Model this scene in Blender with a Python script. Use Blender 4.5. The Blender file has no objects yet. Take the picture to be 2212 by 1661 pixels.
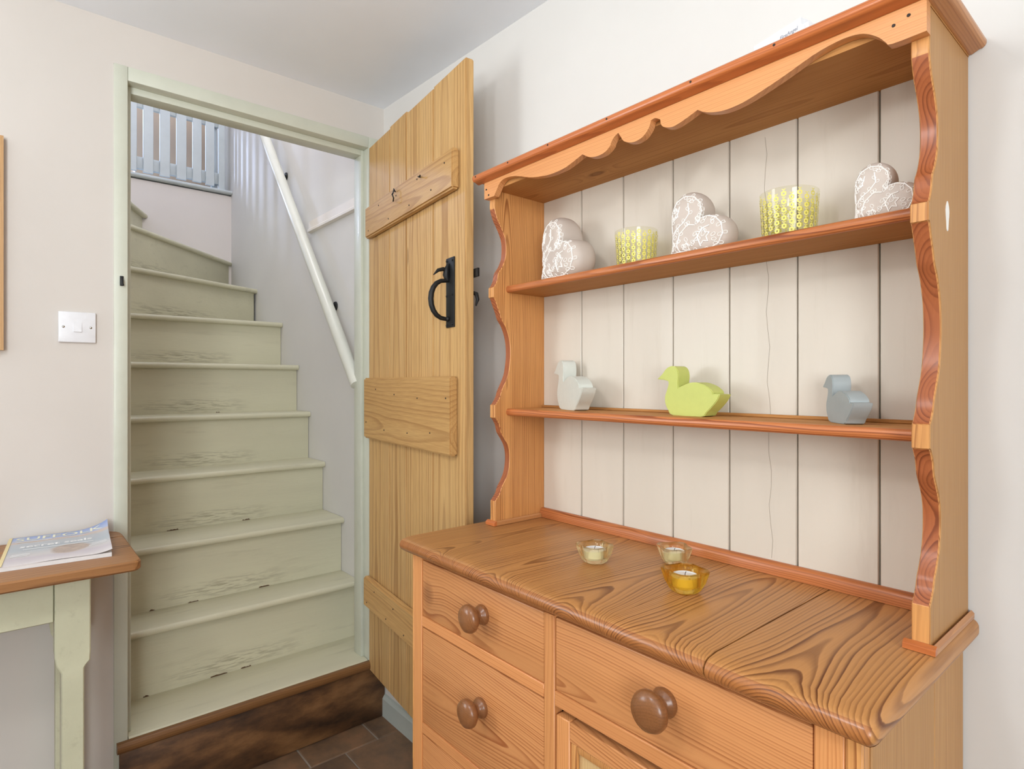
import bpy, bmesh, math, random
from mathutils import Vector, Matrix, noise as mnoise
random.seed(7)
SC = bpy.context.scene
COL = SC.collection

# ------------------------------------------------------------------ camera, world, lights, exposure
TH = math.atan(1086 / 1279.0)
cam_d = bpy.data.cameras.new('camera'); cam = bpy.data.objects.new('camera', cam_d); COL.objects.link(cam)
cam_d.sensor_width = 36.0; cam_d.lens = 1279 / 2212 * 36.0; cam_d.shift_y = -3.5 / 2212
cam_d.clip_start = 0.02
cam.location = (2.024, -1.081, 1.25)
cam.rotation_euler = (math.pi / 2, 0, math.pi / 2 - TH)
SC.camera = cam

SC.view_settings.view_transform = 'Standard'
SC.view_settings.look = 'None'
SC.view_settings.gamma = 1.0
SC.view_settings.use_curve_mapping = False
SC.view_settings.exposure = 0.32

world = bpy.data.worlds.new('sky'); SC.world = world; world.use_nodes = True
wb = world.node_tree.nodes['Background']; wb.inputs[0].default_value = (0.80, 0.90, 1.0, 1); wb.inputs[1].default_value = 1.5

def area_light(name, loc, target, sx, sy, power, color):
    d = bpy.data.lights.new(name, 'AREA'); d.shape = 'RECTANGLE'; d.size = sx; d.size_y = sy
    d.energy = power; d.color = color
    o = bpy.data.objects.new(name, d); COL.objects.link(o); o.location = loc
    o.rotation_euler = (Vector(target) - Vector(loc)).to_track_quat('-Z', 'Y').to_euler()
    return o
# daylight at the window further along the stair wall, at the window facing the stair door, and on the landing
area_light('window_daylight_left', (0.03, -2.2, 1.55), (1.35, 0, 1.55), 0.6, 1.0, 13, (0.92, 0.97, 1.0))
area_light('window_daylight_right', (3.74, -2.25, 1.45), (0, -1.0, 1.45), 1.1, 1.1, 40, (0.90, 0.96, 1.0))
area_light('landing_daylight', (-3.54, -1.75, 3.42), (-1.0, 0.0, 2.3), 0.13, 0.7, 88, (0.52, 0.65, 1.0))
ld = bpy.data.lights.new('ceiling_lamp_light', 'POINT'); ld.energy = 12; ld.color = (0.97, 0.98, 1.0); ld.shadow_soft_size = 0.10
lo = bpy.data.objects.new('ceiling_lamp_light', ld); COL.objects.link(lo); lo.location = (1.50, -1.55, 2.0)
ld2 = bpy.data.lights.new('stair_fill_light', 'POINT'); ld2.energy = 17; ld2.color = (0.96, 0.97, 1.0); ld2.shadow_soft_size = 0.25  # added fill light brightening the stairs, no actual lamp hangs here
lo2 = bpy.data.objects.new('stair_fill_light', ld2); COL.objects.link(lo2); lo2.location = (-0.32, -0.52, 3.3)

sd = bpy.data.lights.new('ceiling_fill_light', 'SPOT'); sd.energy = 38; sd.color = (0.93, 0.97, 1.0); sd.spot_size = math.radians(115); sd.spot_blend = 1.0; sd.shadow_soft_size = 0.15  # added unseen fill spot that brightens the ceiling and upper walls
so = bpy.data.objects.new('ceiling_fill_light', sd); COL.objects.link(so); so.location = (2.3, -1.9, 1.35)
so.rotation_euler = (Vector((0.9, -0.8, 3.2)) - Vector((2.3, -1.9, 1.35))).to_track_quat('-Z', 'Y').to_euler()

# ------------------------------------------------------------------ helpers
def lin(c):
    def f(v):
        v /= 255.0
        return v / 12.92 if v <= 0.04045 else ((v + 0.055) / 1.055) ** 2.4
    return (f(c[0]), f(c[1]), f(c[2]), 1.0)

BASE = {}      # parent name -> (location, rotated?)
def set_props(o, label=None, cat=None, group=None, kind=None):
    if label: o['label'] = label
    if cat: o['category'] = cat
    if group: o['group'] = group
    if kind: o['kind'] = kind
    return o
def thing(name, label, cat, loc=(0, 0, 0), rotz=0.0, group=None, kind=None):
    o = bpy.data.objects.new(name, None); COL.objects.link(o); o.empty_display_size = 0.05
    o.location = loc; o.rotation_euler = (0, 0, rotz)
    BASE[o.name] = (Vector(loc), rotz != 0.0)
    return set_props(o, label, cat, group, kind)

def finish(name, bm, mat, parent=None, smooth=None, label=None, local=False):
    """one mesh object from a bmesh; coordinates are the room's for an unrotated parent, the parent's own for a rotated one"""
    vs = [v.co for v in bm.verts]
    lo_ = Vector((min(v[i] for v in vs) for i in range(3))); hi_ = Vector((max(v[i] for v in vs) for i in range(3)))
    c = (lo_ + hi_) / 2
    bmesh.ops.translate(bm, verts=bm.verts, vec=-c)
    bmesh.ops.recalc_face_normals(bm, faces=bm.faces)
    me = bpy.data.meshes.new(name)
    bm.to_mesh(me); bm.free()
    if smooth is not None:
        for p in me.polygons: p.use_smooth = True
        me.set_sharp_from_angle(angle=math.radians(smooth))
    me.materials.append(mat)
    o = bpy.data.objects.new(name, me); COL.objects.link(o)
    o.location = c
    if parent is not None:
        o.parent = parent
        b, rot = BASE.get(parent.name, (Vector((0, 0, 0)), True))
        if not rot and not local: o.location = c - b
        BASE[o.name] = ((b + o.location) if not rot else Vector((0, 0, 0)), rot)
        if rot: BASE[o.name] = (Vector(c), False)   # grandchildren: give coordinates in the rotated thing's frame
    else:
        BASE[o.name] = (Vector(c), False)
    if label: o['label'] = label
    return o

def bm_box(bm, x0, x1, y0, y1, z0, z1):
    vs = [bm.verts.new((x, y, z)) for x in (x0, x1) for y in (y0, y1) for z in (z0, z1)]
    for f in ((0, 1, 3, 2), (4, 6, 7, 5), (0, 4, 5, 1), (2, 3, 7, 6), (0, 2, 6, 4), (1, 5, 7, 3)):
        bm.faces.new([vs[i] for i in f])
def box(name, x0, x1, y0, y1, z0, z1, mat, parent=None, bev=0.0, seg=2, label=None):
    bm = bmesh.new(); bm_box(bm, x0, x1, y0, y1, z0, z1)
    if bev > 0:
        bmesh.ops.recalc_face_normals(bm, faces=bm.faces)
        bmesh.ops.bevel(bm, geom=list(bm.edges), offset=bev, segments=seg, affect='EDGES', profile=0.5)
    return finish(name, bm, mat, parent, 40 if bev > 0 else None, label)
def boxes(name, lst, mat, parent=None):
    bm = bmesh.new()
    for b in lst: bm_box(bm, *b)
    return finish(name, bm, mat, parent)
def bm_prism(bm, pts, axis, a0, a1):
    def P(p, a):
        return {'X': (a, p[0], p[1]), 'Y': (p[0], a, p[1]), 'Z': (p[0], p[1], a)}[axis]
    A = [bm.verts.new(P(p, a0)) for p in pts]; B = [bm.verts.new(P(p, a1)) for p in pts]
    n = len(pts)
    bm.faces.new(A); bm.faces.new(B[::-1])
    for i in range(n): bm.faces.new((A[i], B[i], B[(i + 1) % n], A[(i + 1) % n]))
def prism(name, pts, axis, a0, a1, mat, parent=None, smooth=35, bev=0.0, label=None):
    bm = bmesh.new(); bm_prism(bm, pts, axis, a0, a1)
    if bev > 0:
        bmesh.ops.recalc_face_normals(bm, faces=bm.faces)
        es = [e for e in bm.edges if len(e.link_faces) == 2 and any(len(f.verts) > 4 for f in e.link_faces)]
        bmesh.ops.bevel(bm, geom=es, offset=bev, segments=1, affect='EDGES')
    return finish(name, bm, mat, parent, smooth, label)
def lathe_bm(prof, n=24, closed=True):
    bm = bmesh.new(); rings = []
    for r, z in prof:
        if r < 1e-6: rings.append([bm.verts.new((0, 0, z))])
        else: rings.append([bm.verts.new((r * math.cos(2 * math.pi * i / n), r * math.sin(2 * math.pi * i / n), z)) for i in range(n)])
    for a, b in zip(rings, rings[1:]):
        for i in range(n):
            j = (i + 1) % n
            if len(a) == 1 and len(b) == 1: continue
            if len(a) == 1: bm.faces.new((a[0], b[i], b[j]))
            elif len(b) == 1: bm.faces.new((a[i], b[0], a[j]))
            else: bm.faces.new((a[i], b[i], b[j], a[j]))
    return bm
def xf(bm, m):
    bmesh.ops.transform(bm, matrix=m, verts=bm.verts); return bm
def bm_tube(bm, pts, rad, n=8, cap=True):
    pts = [Vector(p) for p in pts]; rings = []
    rads = rad if isinstance(rad, (list, tuple)) else [rad] * len(pts)
    up = Vector((0, 0, 1))
    for i, p in enumerate(pts):
        t = (pts[min(i + 1, len(pts) - 1)] - pts[max(i - 1, 0)]).normalized()
        if i == 0:
            u = up if abs(t.dot(up)) < 0.9 else Vector((1, 0, 0))
            s = t.cross(u).normalized()
        else:
            s = (s - t * s.dot(t)).normalized()
        w = t.cross(s)
        rings.append([bm.verts.new(p + (s * math.cos(2 * math.pi * k / n) + w * math.sin(2 * math.pi * k / n)) * rads[i]) for k in range(n)])
    for a, b in zip(rings, rings[1:]):
        for k in range(n): bm.faces.new((a[k], b[k], b[(k + 1) % n], a[(k + 1) % n]))
    if cap: bm.faces.new(rings[0][::-1]); bm.faces.new(rings[-1])
def tube(name, pts, rad, mat, parent=None, n=12, label=None):
    bm = bmesh.new(); bm_tube(bm, pts, rad, n); return finish(name, bm, mat, parent, 50, label)
def spline(pts, cusp=42, n=3):
    """open polyline -> Catmull-Rom curve that keeps sharp corners sharp"""
    P_ = [Vector(p) for p in pts]; m = len(P_); sharp = [True] * m
    for i in range(1, m - 1):
        a, b = P_[i] - P_[i - 1], P_[i + 1] - P_[i]
        sharp[i] = math.degrees(a.angle(b)) > cusp
    out = []
    for i in range(m - 1):
        p1, p2 = P_[i], P_[i + 1]
        p0 = p1 - (p2 - p1) if sharp[i] else P_[i - 1]; p3 = p2 + (p2 - p1) if sharp[i + 1] else P_[i + 2]
        for k in range(n):
            t = k / n
            out.append(tuple(0.5 * ((2 * p1) + (p2 - p0) * t + (2 * p0 - 5 * p1 + 4 * p2 - p3) * t * t + (3 * p1 - p0 - 3 * p2 + p3) * t ** 3)))
    out.append(tuple(P_[-1])); return out
def face_mat(o, mat, test):
    o.data.materials.append(mat); k = len(o.data.materials) - 1
    for p in o.data.polygons:
        if test(p): p.material_index = k
    return o
def arc(cx, cy, r, a0, a1, n):
    return [(cx + r * math.cos(math.radians(a0 + (a1 - a0) * i / n)), cy + r * math.sin(math.radians(a0 + (a1 - a0) * i / n))) for i in range(n + 1)]

# ------------------------------------------------------------------ materials
def new_mat(name):
    m = bpy.data.materials.new(name); m.use_nodes = True
    nt = m.node_tree; b = nt.nodes['Principled BSDF']
    return m, nt, b
class NB:
    def __init__(s, nt): s.nt = nt
    def n(s, t, **kw):
        nd = s.nt.nodes.new(t)
        for k, v in kw.items(): setattr(nd, k, v)
        return nd
    def l(s, a, b): s.nt.links.new(a, b)
    def math(s, op, a, b=None, c=None, clamp=False):
        nd = s.n('ShaderNodeMath', operation=op); nd.use_clamp = clamp
        for i, v in enumerate((a, b, c)):
            if v is None: continue
            if isinstance(v, (int, float)): nd.inputs[i].default_value = v
            else: s.l(v, nd.inputs[i])
        return nd.outputs[0]
    def mix(s, f, a, b, blend='MIX'):
        nd = s.n('ShaderNodeMix', data_type='RGBA', blend_type=blend)
        for i, v in ((0, f), (6, a), (7, b)):
            if isinstance(v, (int, float)): nd.inputs[i].default_value = v
            elif isinstance(v, tuple): nd.inputs[i].default_value = v
            else: s.l(v, nd.inputs[i])
        return nd.outputs[2]
    def ramp(s, f, stops):
        nd = s.n('ShaderNodeValToRGB'); cr = nd.color_ramp
        while len(cr.elements) < len(stops): cr.elements.new(0.5)
        for e, (p, c) in zip(cr.elements, stops):
            e.position = p; e.color = c if isinstance(c, tuple) else (c, c, c, 1)
        s.l(f, nd.inputs[0]); return nd.outputs[0]
    def noise(s, vec, scale, detail=2, rough=0.5):
        nd = s.n('ShaderNodeTexNoise'); nd.inputs['Scale'].default_value = scale
        nd.inputs['Detail'].default_value = detail; nd.inputs['Roughness'].default_value = rough
        if vec is not None: s.l(vec, nd.inputs['Vector'])
        return nd.outputs['Fac']
    def bump(s, h, strength, dist, bsdf):
        nd = s.n('ShaderNodeBump'); nd.inputs['Strength'].default_value = strength; nd.inputs['Distance'].default_value = dist
        s.l(h, nd.inputs['Height']); s.l(nd.outputs[0], bsdf.inputs['Normal'])

def wood(name, light, dark, axis='X', freq=260, rough=0.42, warp=0.022, depth=1.0, knots=1.0, coat=0.15, tilt=0.02, fibre=0.5, tint=None, spec=0.3):
    m, nt, b = new_mat(name); N = NB(nt)
    tc = N.n('ShaderNodeTexCoord'); sp = N.n('ShaderNodeSeparateXYZ'); N.l(tc.outputs['Object'], sp.inputs[0])
    o = {'X': (0, 1, 2), 'Y': (1, 0, 2), 'Z': (2, 0, 1)}[axis]
    g, a, bb = (sp.outputs[i] for i in o)
    rnd = N.n('ShaderNodeObjectInfo').outputs['Random']
    def vec(sg, sa, sb, off):
        c = N.n('ShaderNodeCombineXYZ')
        N.l(N.math('MULTIPLY_ADD', g, sg, N.math('MULTIPLY', rnd, off)), c.inputs[0])
        N.l(N.math('MULTIPLY_ADD', a, sa, N.math('MULTIPLY', rnd, off * 0.61)), c.inputs[1])
        N.l(N.math('MULTIPLY_ADD', bb, sb, N.math('MULTIPLY', rnd, off * 0.37)), c.inputs[2])
        return c.outputs[0]
    low = N.math('SUBTRACT', N.noise(vec(1.6, 6, 6, 53.0), 1.0, 1.5), 0.5)
    med = N.math('SUBTRACT', N.noise(vec(7, 30, 30, 31.0), 1.0, 2), 0.5)
    a0 = N.math('MULTIPLY_ADD', rnd, 0.09, -0.045)
    b0 = N.math('MULTIPLY_ADD', N.math('FRACT', N.math('MULTIPLY', rnd, 7.31)), 0.05, 0.02)
    aa = N.math('ADD', a, a0); b2 = N.math('ADD', bb, b0)
    r = N.math('SQRT', N.math('ADD', N.math('MULTIPLY', aa, aa), N.math('MULTIPLY', b2, b2)))
    r = N.math('ADD', r, N.math('MULTIPLY', low, warp * 2))
    r = N.math('ADD', r, N.math('MULTIPLY', med, 0.0035))
    r = N.math('MULTIPLY_ADD', g, tilt, r)
    vo = N.n('ShaderNodeTexVoronoi'); vo.inputs['Scale'].default_value = 1.0; N.l(vec(2.4, 6.0, 2.0, 91.0), vo.inputs['Vector'])
    kn = N.math('SUBTRACT', 1.0, N.math('DIVIDE', vo.outputs['Distance'], 0.20), clamp=True)
    kn2 = N.math('MULTIPLY', kn, kn)
    r = N.math('MULTIPLY_ADD', kn2, 0.022 * knots, r)
    rf_ = N.math('MULTIPLY', r, freq)
    t = N.math('FRACT', rf_)
    wn = N.n('ShaderNodeTexWhiteNoise', noise_dimensions='1D'); N.l(N.math('FLOOR', rf_), wn.inputs['W'])
    ring = N.ramp(t, [(0.0, 0.0), (0.45, 0.18), (0.82, 1.0), (0.93, 0.9), (1.0, 0.0)])
    fib = N.noise(vec(14, 420, 420, 17.0), 1.0, 2)
    fade = N.math('MULTIPLY_ADD', N.noise(vec(2.0, 9, 9, 11.0), 1.0, 2), 1.1, 0.05, clamp=True)
    f = N.math('MULTIPLY', N.math('MULTIPLY', ring, N.math('MULTIPLY', fade, N.math('MULTIPLY_ADD', wn.outputs['Value'], 0.9, 0.35))), depth, clamp=True)
    L, D = lin(light), lin(dark)
    col = N.mix(f, L, D)
    col = N.mix(N.math('MULTIPLY', N.math('SUBTRACT', fib, 0.35, clamp=True), fibre), col, D)
    broad = N.noise(vec(1.2, 14, 14, 71.0), 1.0, 2)
    col = N.mix(N.math('MULTIPLY', N.math('SUBTRACT', broad, 0.45, clamp=True), 0.9), col, tint and lin(tint) or N.mix(0.35, L, D))
    kd = N.math('MULTIPLY', N.ramp(kn, [(0.0, 0.0), (0.55, 0.0), (0.72, 0.85), (1.0, 0.9)]), 0.75 * knots, clamp=True)
    col = N.mix(kd, col, (D[0] * 0.45, D[1] * 0.42, D[2] * 0.42, 1))
    hs = N.n('ShaderNodeHueSaturation'); N.l(col, hs.inputs['Color'])
    N.l(N.math('MULTIPLY_ADD', rnd, 0.16, 0.92), hs.inputs['Value'])
    N.l(hs.outputs[0], b.inputs['Base Color'])
    N.l(N.math('MULTIPLY_ADD', fib, 0.15, rough - 0.07), b.inputs['Roughness'])
    b.inputs['Coat Weight'].default_value = coat; b.inputs['Coat Roughness'].default_value = 0.22; b.inputs['Specular IOR Level'].default_value = spec
    N.bump(N.math('ADD', N.math('MULTIPLY', f, 0.5), fib), 0.12, 0.001, b)
    return m

def paint(name, col, rough=0.5, var=0.06, scale=9.0, bump=0.15, dirt=None, dirt_amt=0.0, axis=None, coat=0.0, scuff=False):
    m, nt, b = new_mat(name); N = NB(nt)
    tc = N.n('ShaderNodeTexCoord'); mp = N.n('ShaderNodeMapping')
    rnd = N.n('ShaderNodeObjectInfo').outputs['Random']
    st = {None: (1, 1, 1), 'X': (0.12, 1, 1), 'Y': (1, 0.12, 1), 'Z': (1, 1, 0.12)}[axis]
    mp.inputs['Scale'].default_value = st
    cb = N.n('ShaderNodeCombineXYZ')
    for i, k in enumerate((37.0, 19.0, 53.0)): N.l(N.math('MULTIPLY', rnd, k), cb.inputs[i])
    N.l(cb.outputs[0], mp.inputs['Location']); N.l(tc.outputs['Object'], mp.inputs['Vector'])
    v = mp.outputs[0]
    c = lin(col)
    n1 = N.noise(v, scale, 4, 0.6)
    dk = (c[0] * (1 - 2 * var), c[1] * (1 - 2 * var), c[2] * (1 - 2.2 * var), 1); lt = tuple(min(1, x * (1 + var)) for x in c[:3]) + (1,)
    out = N.mix(N.ramp(n1, [(0.3, 0.0), (0.7, 1.0)]), dk, lt)
    if dirt:
        n2 = N.noise(v, scale * 5, 5, 0.65)
        if scuff:                                 # kicked paint: fine horizontal cracks low on the middle of each riser
            sp = N.n('ShaderNodeSeparateXYZ'); N.l(tc.outputs['Object'], sp.inputs[0])
            ky = N.math('SUBTRACT', 1.0, N.math('ABSOLUTE', N.math('DIVIDE', sp.outputs[1], 0.24)), clamp=True)
            kz = N.math('SUBTRACT', 1.0, N.math('ABSOLUTE', N.math('DIVIDE', N.math('ADD', sp.outputs[2], 0.066), 0.034)), clamp=True)
            mp2 = N.n('ShaderNodeMapping'); mp2.inputs['Scale'].default_value = (14, 14, 150); N.l(tc.outputs['Object'], mp2.inputs[0])
            cr_ = N.math('MULTIPLY', N.math('MULTIPLY', N.math('POWER', N.math('MULTIPLY', ky, kz), 0.6), N.ramp(N.noise(mp2.outputs[0], 1.0, 3, 0.6), [(0.46, 0.0), (0.58, 1.0)])), 0.6)
            out = N.mix(cr_, out, lin((118, 108, 82)))
        out = N.mix(N.math('MULTIPLY', N.ramp(n2, [(0.58, 0.0), (0.72, 1.0)]), dirt_amt), out, lin(dirt))
    N.l(out, b.inputs['Base Color']); b.inputs['Roughness'].default_value = rough
    b.inputs['Coat Weight'].default_value = coat
    if bump:
        N.bump(N.math('ADD', N.noise(v, scale * 3, 4, 0.6), N.noise(v, scale * 22, 3, 0.6)), bump, 0.002, b)
    return m
def plaster(name, col, bump=0.25):
    m, nt, b = new_mat(name); N = NB(nt)
    tc = N.n('ShaderNodeTexCoord').outputs['Object']
    c = lin(col)
    n1 = N.noise(tc, 2.2, 4, 0.55); n2 = N.noise(tc, 26, 4, 0.6); n3 = N.noise(tc, 3.5, 2, 0.5)
    out = N.mix(N.ramp(n1, [(0.3, 0.0), (0.7, 1.0)]), tuple(x * 0.965 for x in c[:3]) + (1,), tuple(min(1, x * 1.02) for x in c[:3]) + (1,))
    N.l(out, b.inputs['Base Color']); b.inputs['Roughness'].default_value = 0.85
    h = N.math('ADD', N.math('MULTIPLY', n3, 5.0), N.math('MULTIPLY', n2, 0.35))
    N.bump(h, bump, 0.004, b)
    return m
def plain(name, col, rough=0.5, metal=0.0, coat=0.0):
    m, nt, b = new_mat(name); N = NB(nt)
    tc = N.n('ShaderNodeTexCoord').outputs['Object']
    c = lin(col); n1 = N.noise(tc, 60, 3)
    N.l(N.mix(n1, tuple(x * 0.93 for x in c[:3]) + (1,), tuple(min(1, x * 1.05) for x in c[:3]) + (1,)), b.inputs['Base Color'])
    b.inputs['Roughness'].default_value = rough; b.inputs['Metallic'].default_value = metal; b.inputs['Coat Weight'].default_value = coat
    return m
def glass_mat(name, col, thick=True):
    m = bpy.data.materials.new(name); m.use_nodes = True; nt = m.node_tree; N = NB(nt)
    nt.nodes.remove(nt.nodes['Principled BSDF']); out = nt.nodes['Material Output']
    tr = N.n('ShaderNodeBsdfTransparent'); tr.inputs[0].default_value = lin(col)
    gl = N.n('ShaderNodeBsdfGlossy'); gl.inputs['Roughness'].default_value = 0.03
    lw = N.n('ShaderNodeLayerWeight'); lw.inputs[0].default_value = 0.5
    fr = N.math('MULTIPLY_ADD', N.math('POWER', lw.outputs['Facing'], 4.0), 0.22, 0.035)
    mx = N.n('ShaderNodeMixShader'); N.l(fr, mx.inputs[0]); N.l(tr.outputs[0], mx.inputs[1]); N.l(gl.outputs[0], mx.inputs[2])
    if thick:
        rf = N.n('ShaderNodeBsdfGlass'); rf.inputs['Color'].default_value = lin(col); rf.inputs['IOR'].default_value = 1.42
        m2 = N.n('ShaderNodeMixShader'); m2.inputs[0].default_value = 0.62
        N.l(mx.outputs[0], m2.inputs[1]); N.l(rf.outputs[0], m2.inputs[2]); N.l(m2.outputs[0], out.inputs[0])
    else: N.l(mx.outputs[0], out.inputs[0])
    return m

M = {}
M['wall'] = plaster('cream_plaster', (214, 207, 199))
M['wall_back'] = plaster('lit_cream_plaster', (222, 219, 214), 0.2)  # same plaster as the cream wall, whitened for the light falling on it
M['ceiling'] = plaster('ceiling_white', (240, 244, 249), 0.12)
M['stairwall'] = plaster('stair_plaster', (230, 222, 216), 0.25)
M['landing'] = plaster('shaded_landing_plaster', (196, 172, 148), 0.1)  # cream plaster with the landing's shade painted in as tan
M['sage'] = paint('sage_frame_paint', (207, 209, 193), 0.42, 0.03, 7, 0.15, coat=0.1)
M['stair'] = paint('sage_stair_paint', (208, 203, 176), 0.45, 0.045, 6, 0.3, dirt=(120, 110, 85), dirt_amt=0.22, axis='Y', coat=0.1)
M['riser'] = paint('sage_riser_paint', (206, 201, 174), 0.5, 0.04, 6, 0.3, dirt=(120, 110, 85), dirt_amt=0.15, axis='Y', coat=0.05, scuff=True)
M['picket'] = paint('pale_picket_paint', (200, 206, 206), 0.45, 0.03, 8, 0.1)
M['rail'] = paint('handrail_paint', (222, 222, 210), 0.35, 0.02, 8, 0.05, coat=0.2)
M['moulding'] = paint('cream_moulding', (234, 226, 216), 0.5, 0.02, 8, 0.05)
M['cream'] = paint('cream_board_paint', (215, 205, 190), 0.45, 0.03, 5, 0.18, dirt=(150, 130, 100), dirt_amt=0.10, axis='Z', coat=0.08)
M['skirt'] = paint('skirting_paint', (188, 194, 186), 0.45, 0.03, 8, 0.1)
M['top'] = wood('worktop_pine', (198, 140, 82), (102, 54, 24), 'Y', 230, 0.40, 0.030, 1.15, 0.8, 0.14, 0.03, 0.25)
M['front_x'] = wood('drawer_pine', (212, 148, 93), (142, 68, 29), 'X', 230, 0.36, 0.034, 1.0, 1.0, 0.25, 0.03, 0.3)
M['front_z'] = wood('stile_pine', (218, 152, 94), (172, 96, 48), 'Z', 260, 0.36, 0.012, 0.7, 0.3, 0.25, 0.01, 0.3)
M['shelf_x'] = wood('shelf_pine', (198, 142, 84), (146, 90, 46), 'X', 280, 0.6, 0.018, 0.8, 0.8, 0.0, 0.01, 0.4, spec=0.12)
M['edge_x'] = wood('varnished_edge_pine', (200, 122, 70), (116, 48, 20), 'X', 300, 0.34, 0.014, 1.15, 0.3, 0.3, 0.01, 0.3)
M['edge_z'] = wood('varnished_scallop_pine', (172, 98, 58), (104, 48, 26), 'Z', 240, 0.36, 0.012, 1.0, 0.0, 0.25, 0.01, 0.3)
M['edge_y'] = wood('worktop_end_grain', (178, 114, 62), (90, 44, 20), 'Y', 230, 0.34, 0.030, 1.15, 0.6, 0.3, 0.03, 0.25)
M['rack_z'] = wood('rack_side_pine', (220, 158, 94), (134, 70, 32), 'Z', 280, 0.42, 0.020, 1.1, 0.8, 0.1, 0.015, 0.5)
M['tan_z'] = wood('side_board_pine', (190, 143, 90), (150, 98, 52), 'Z', 170, 0.5, 0.018, 0.55, 0.6, 0.05, 0.01, 0.35)
M['cornice_x'] = wood('cornice_pine', (200, 116, 62), (142, 66, 30), 'X', 300, 0.3, 0.012, 0.8, 0.3, 0.35, 0.01, 0.4)
M['cornice_y'] = wood('cornice_return_pine', (192, 134, 82), (146, 84, 44), 'Y', 300, 0.34, 0.012, 0.7, 0.3, 0.25, 0.01, 0.4)
M['val_x'] = wood('valance_pine', (222, 156, 98), (184, 112, 62), 'X', 300, 0.36, 0.012, 0.75, 0.2, 0.2, 0.01, 0.4)
M['knob'] = wood('knob_wood', (142, 92, 54), (96, 56, 30), 'Y', 240, 0.3, 0.01, 0.5, 0.0, 0.4, 0.0, 0.8)
M['panel'] = wood('pale_panel_pine', (222, 186, 132), (196, 150, 96), 'Z', 160, 0.42, 0.02, 0.5, 0.3, 0.15)
M['door_z'] = wood('old_door_pine', (210, 170, 112), (142, 94, 48), 'Z', 70, 0.55, 0.016, 0.75, 0.6, 0.04, 0.01, 0.95, tint=(222, 188, 136))
M['ledge'] = wood('old_ledge_pine', (208, 164, 104), (142, 92, 44), 'X', 80, 0.52, 0.034, 0.7, 0.9, 0.05, 0.03, 0.8, tint=(216, 180, 124))
M['table'] = wood('table_top_pine', (164, 116, 72), (84, 50, 28), 'Y', 130, 0.45, 0.02, 1.1, 0.8, 0.06)
M['frame'] = wood('picture_frame_oak', (202, 158, 106), (160, 116, 70), 'Z', 220, 0.4, 0.01, 0.5, 0.0, 0.2)
M['threshold'] = wood('threshold_oak', (132, 92, 54), (84, 52, 28), 'Y', 160, 0.4, 0.02, 0.7, 0.4, 0.15)
M['iron'] = plain('black_iron', (44, 44, 44), 0.5, 0.6)
M['nail'] = plain('nail_iron', (52, 42, 36), 0.6, 0.3)
M['white'] = plain('white_plastic', (232, 232, 234), 0.35, 0, 0.1)
M['chrome'] = plain('screw_metal', (190, 188, 182), 0.25, 1.0)
M['wax'] = plain('white_wax', (240, 238, 236), 0.5)
M['dark'] = plain('dark_gap', (40, 26, 16), 0.9)
M['ink'] = plain('grey_ink', (146, 150, 164), 0.7)
M['clay'] = plain('taupe_clay', (200, 186, 174), 0.55)
M['slip'] = plain('white_slip', (246, 242, 236), 0.5)
M['duck_white'] = plain('grey_white_paint', (214, 216, 206), 0.5)
M['duck_green'] = plain('lime_paint', (196, 202, 108), 0.5)
M['duck_grey'] = plain('blue_grey_paint', (164, 172, 172), 0.5)
M['gold'] = plain('yellow_print', (238, 226, 112), 0.45)
M['tumbler'] = glass_mat('tumbler_glass', (253, 253, 246), False)
M['pane'] = glass_mat('window_pane', (250, 252, 252), False)
M['bowl_pale'] = glass_mat('pale_yellow_glass', (255, 253, 236))
M['bowl_amber'] = glass_mat('amber_glass', (255, 240, 178))

def stain_mat():
    m, nt, b = new_mat('stained_riser_wood'); N = NB(nt)
    tc = N.n('ShaderNodeTexCoord'); mp = N.n('ShaderNodeMapping'); mp.inputs['Scale'].default_value = (1, 0.45, 1.2); N.l(tc.outputs['Object'], mp.inputs[0])
    n1 = N.noise(mp.outputs[0], 11, 5, 0.62); n2 = N.noise(mp.outputs[0], 55, 4, 0.6)
    c = N.ramp(n1, [(0.30, lin((34, 22, 14))), (0.47, lin((88, 58, 32))), (0.62, lin((130, 90, 53))), (0.8, lin((150, 110, 70)))])
    c = N.mix(N.math('MULTIPLY', n2, 0.35), c, lin((60, 38, 20)))
    N.l(c, b.inputs['Base Color']); b.inputs['Roughness'].default_value = 0.55; N.bump(n2, 0.3, 0.002, b); return m
M['stain'] = stain_mat()
def tile_mat():
    m, nt, b = new_mat('clay_tile'); N = NB(nt)
    tc = N.n('ShaderNodeTexCoord').outputs['Object']; rnd = N.n('ShaderNodeObjectInfo').outputs['Random']
    va = N.n('ShaderNodeVectorMath', operation='ADD'); cb = N.n('ShaderNodeCombineXYZ'); N.l(N.math('MULTIPLY', rnd, 40), cb.inputs[0]); N.l(tc, va.inputs[0]); N.l(cb.outputs[0], va.inputs[1])
    n1 = N.noise(va.outputs[0], 9, 5, 0.6); n2 = N.noise(va.outputs[0], 70, 4, 0.6)
    c = N.ramp(n1, [(0.3, lin((92, 74, 59))), (0.55, lin((122, 94, 70))), (0.75, lin((150, 108, 78)))])
    hs = N.n('ShaderNodeHueSaturation'); N.l(c, hs.inputs['Color']); N.l(N.math('MULTIPLY_ADD', rnd, 0.3, 0.85), hs.inputs['Value'])
    N.l(hs.outputs[0], b.inputs['Base Color']); b.inputs['Roughness'].default_value = 0.5; N.bump(N.math('ADD', n1, n2), 0.25, 0.003, b); return m
M['tile'] = tile_mat()
M['grout'] = plaster('grout', (150, 138, 124), 0.3)
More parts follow.
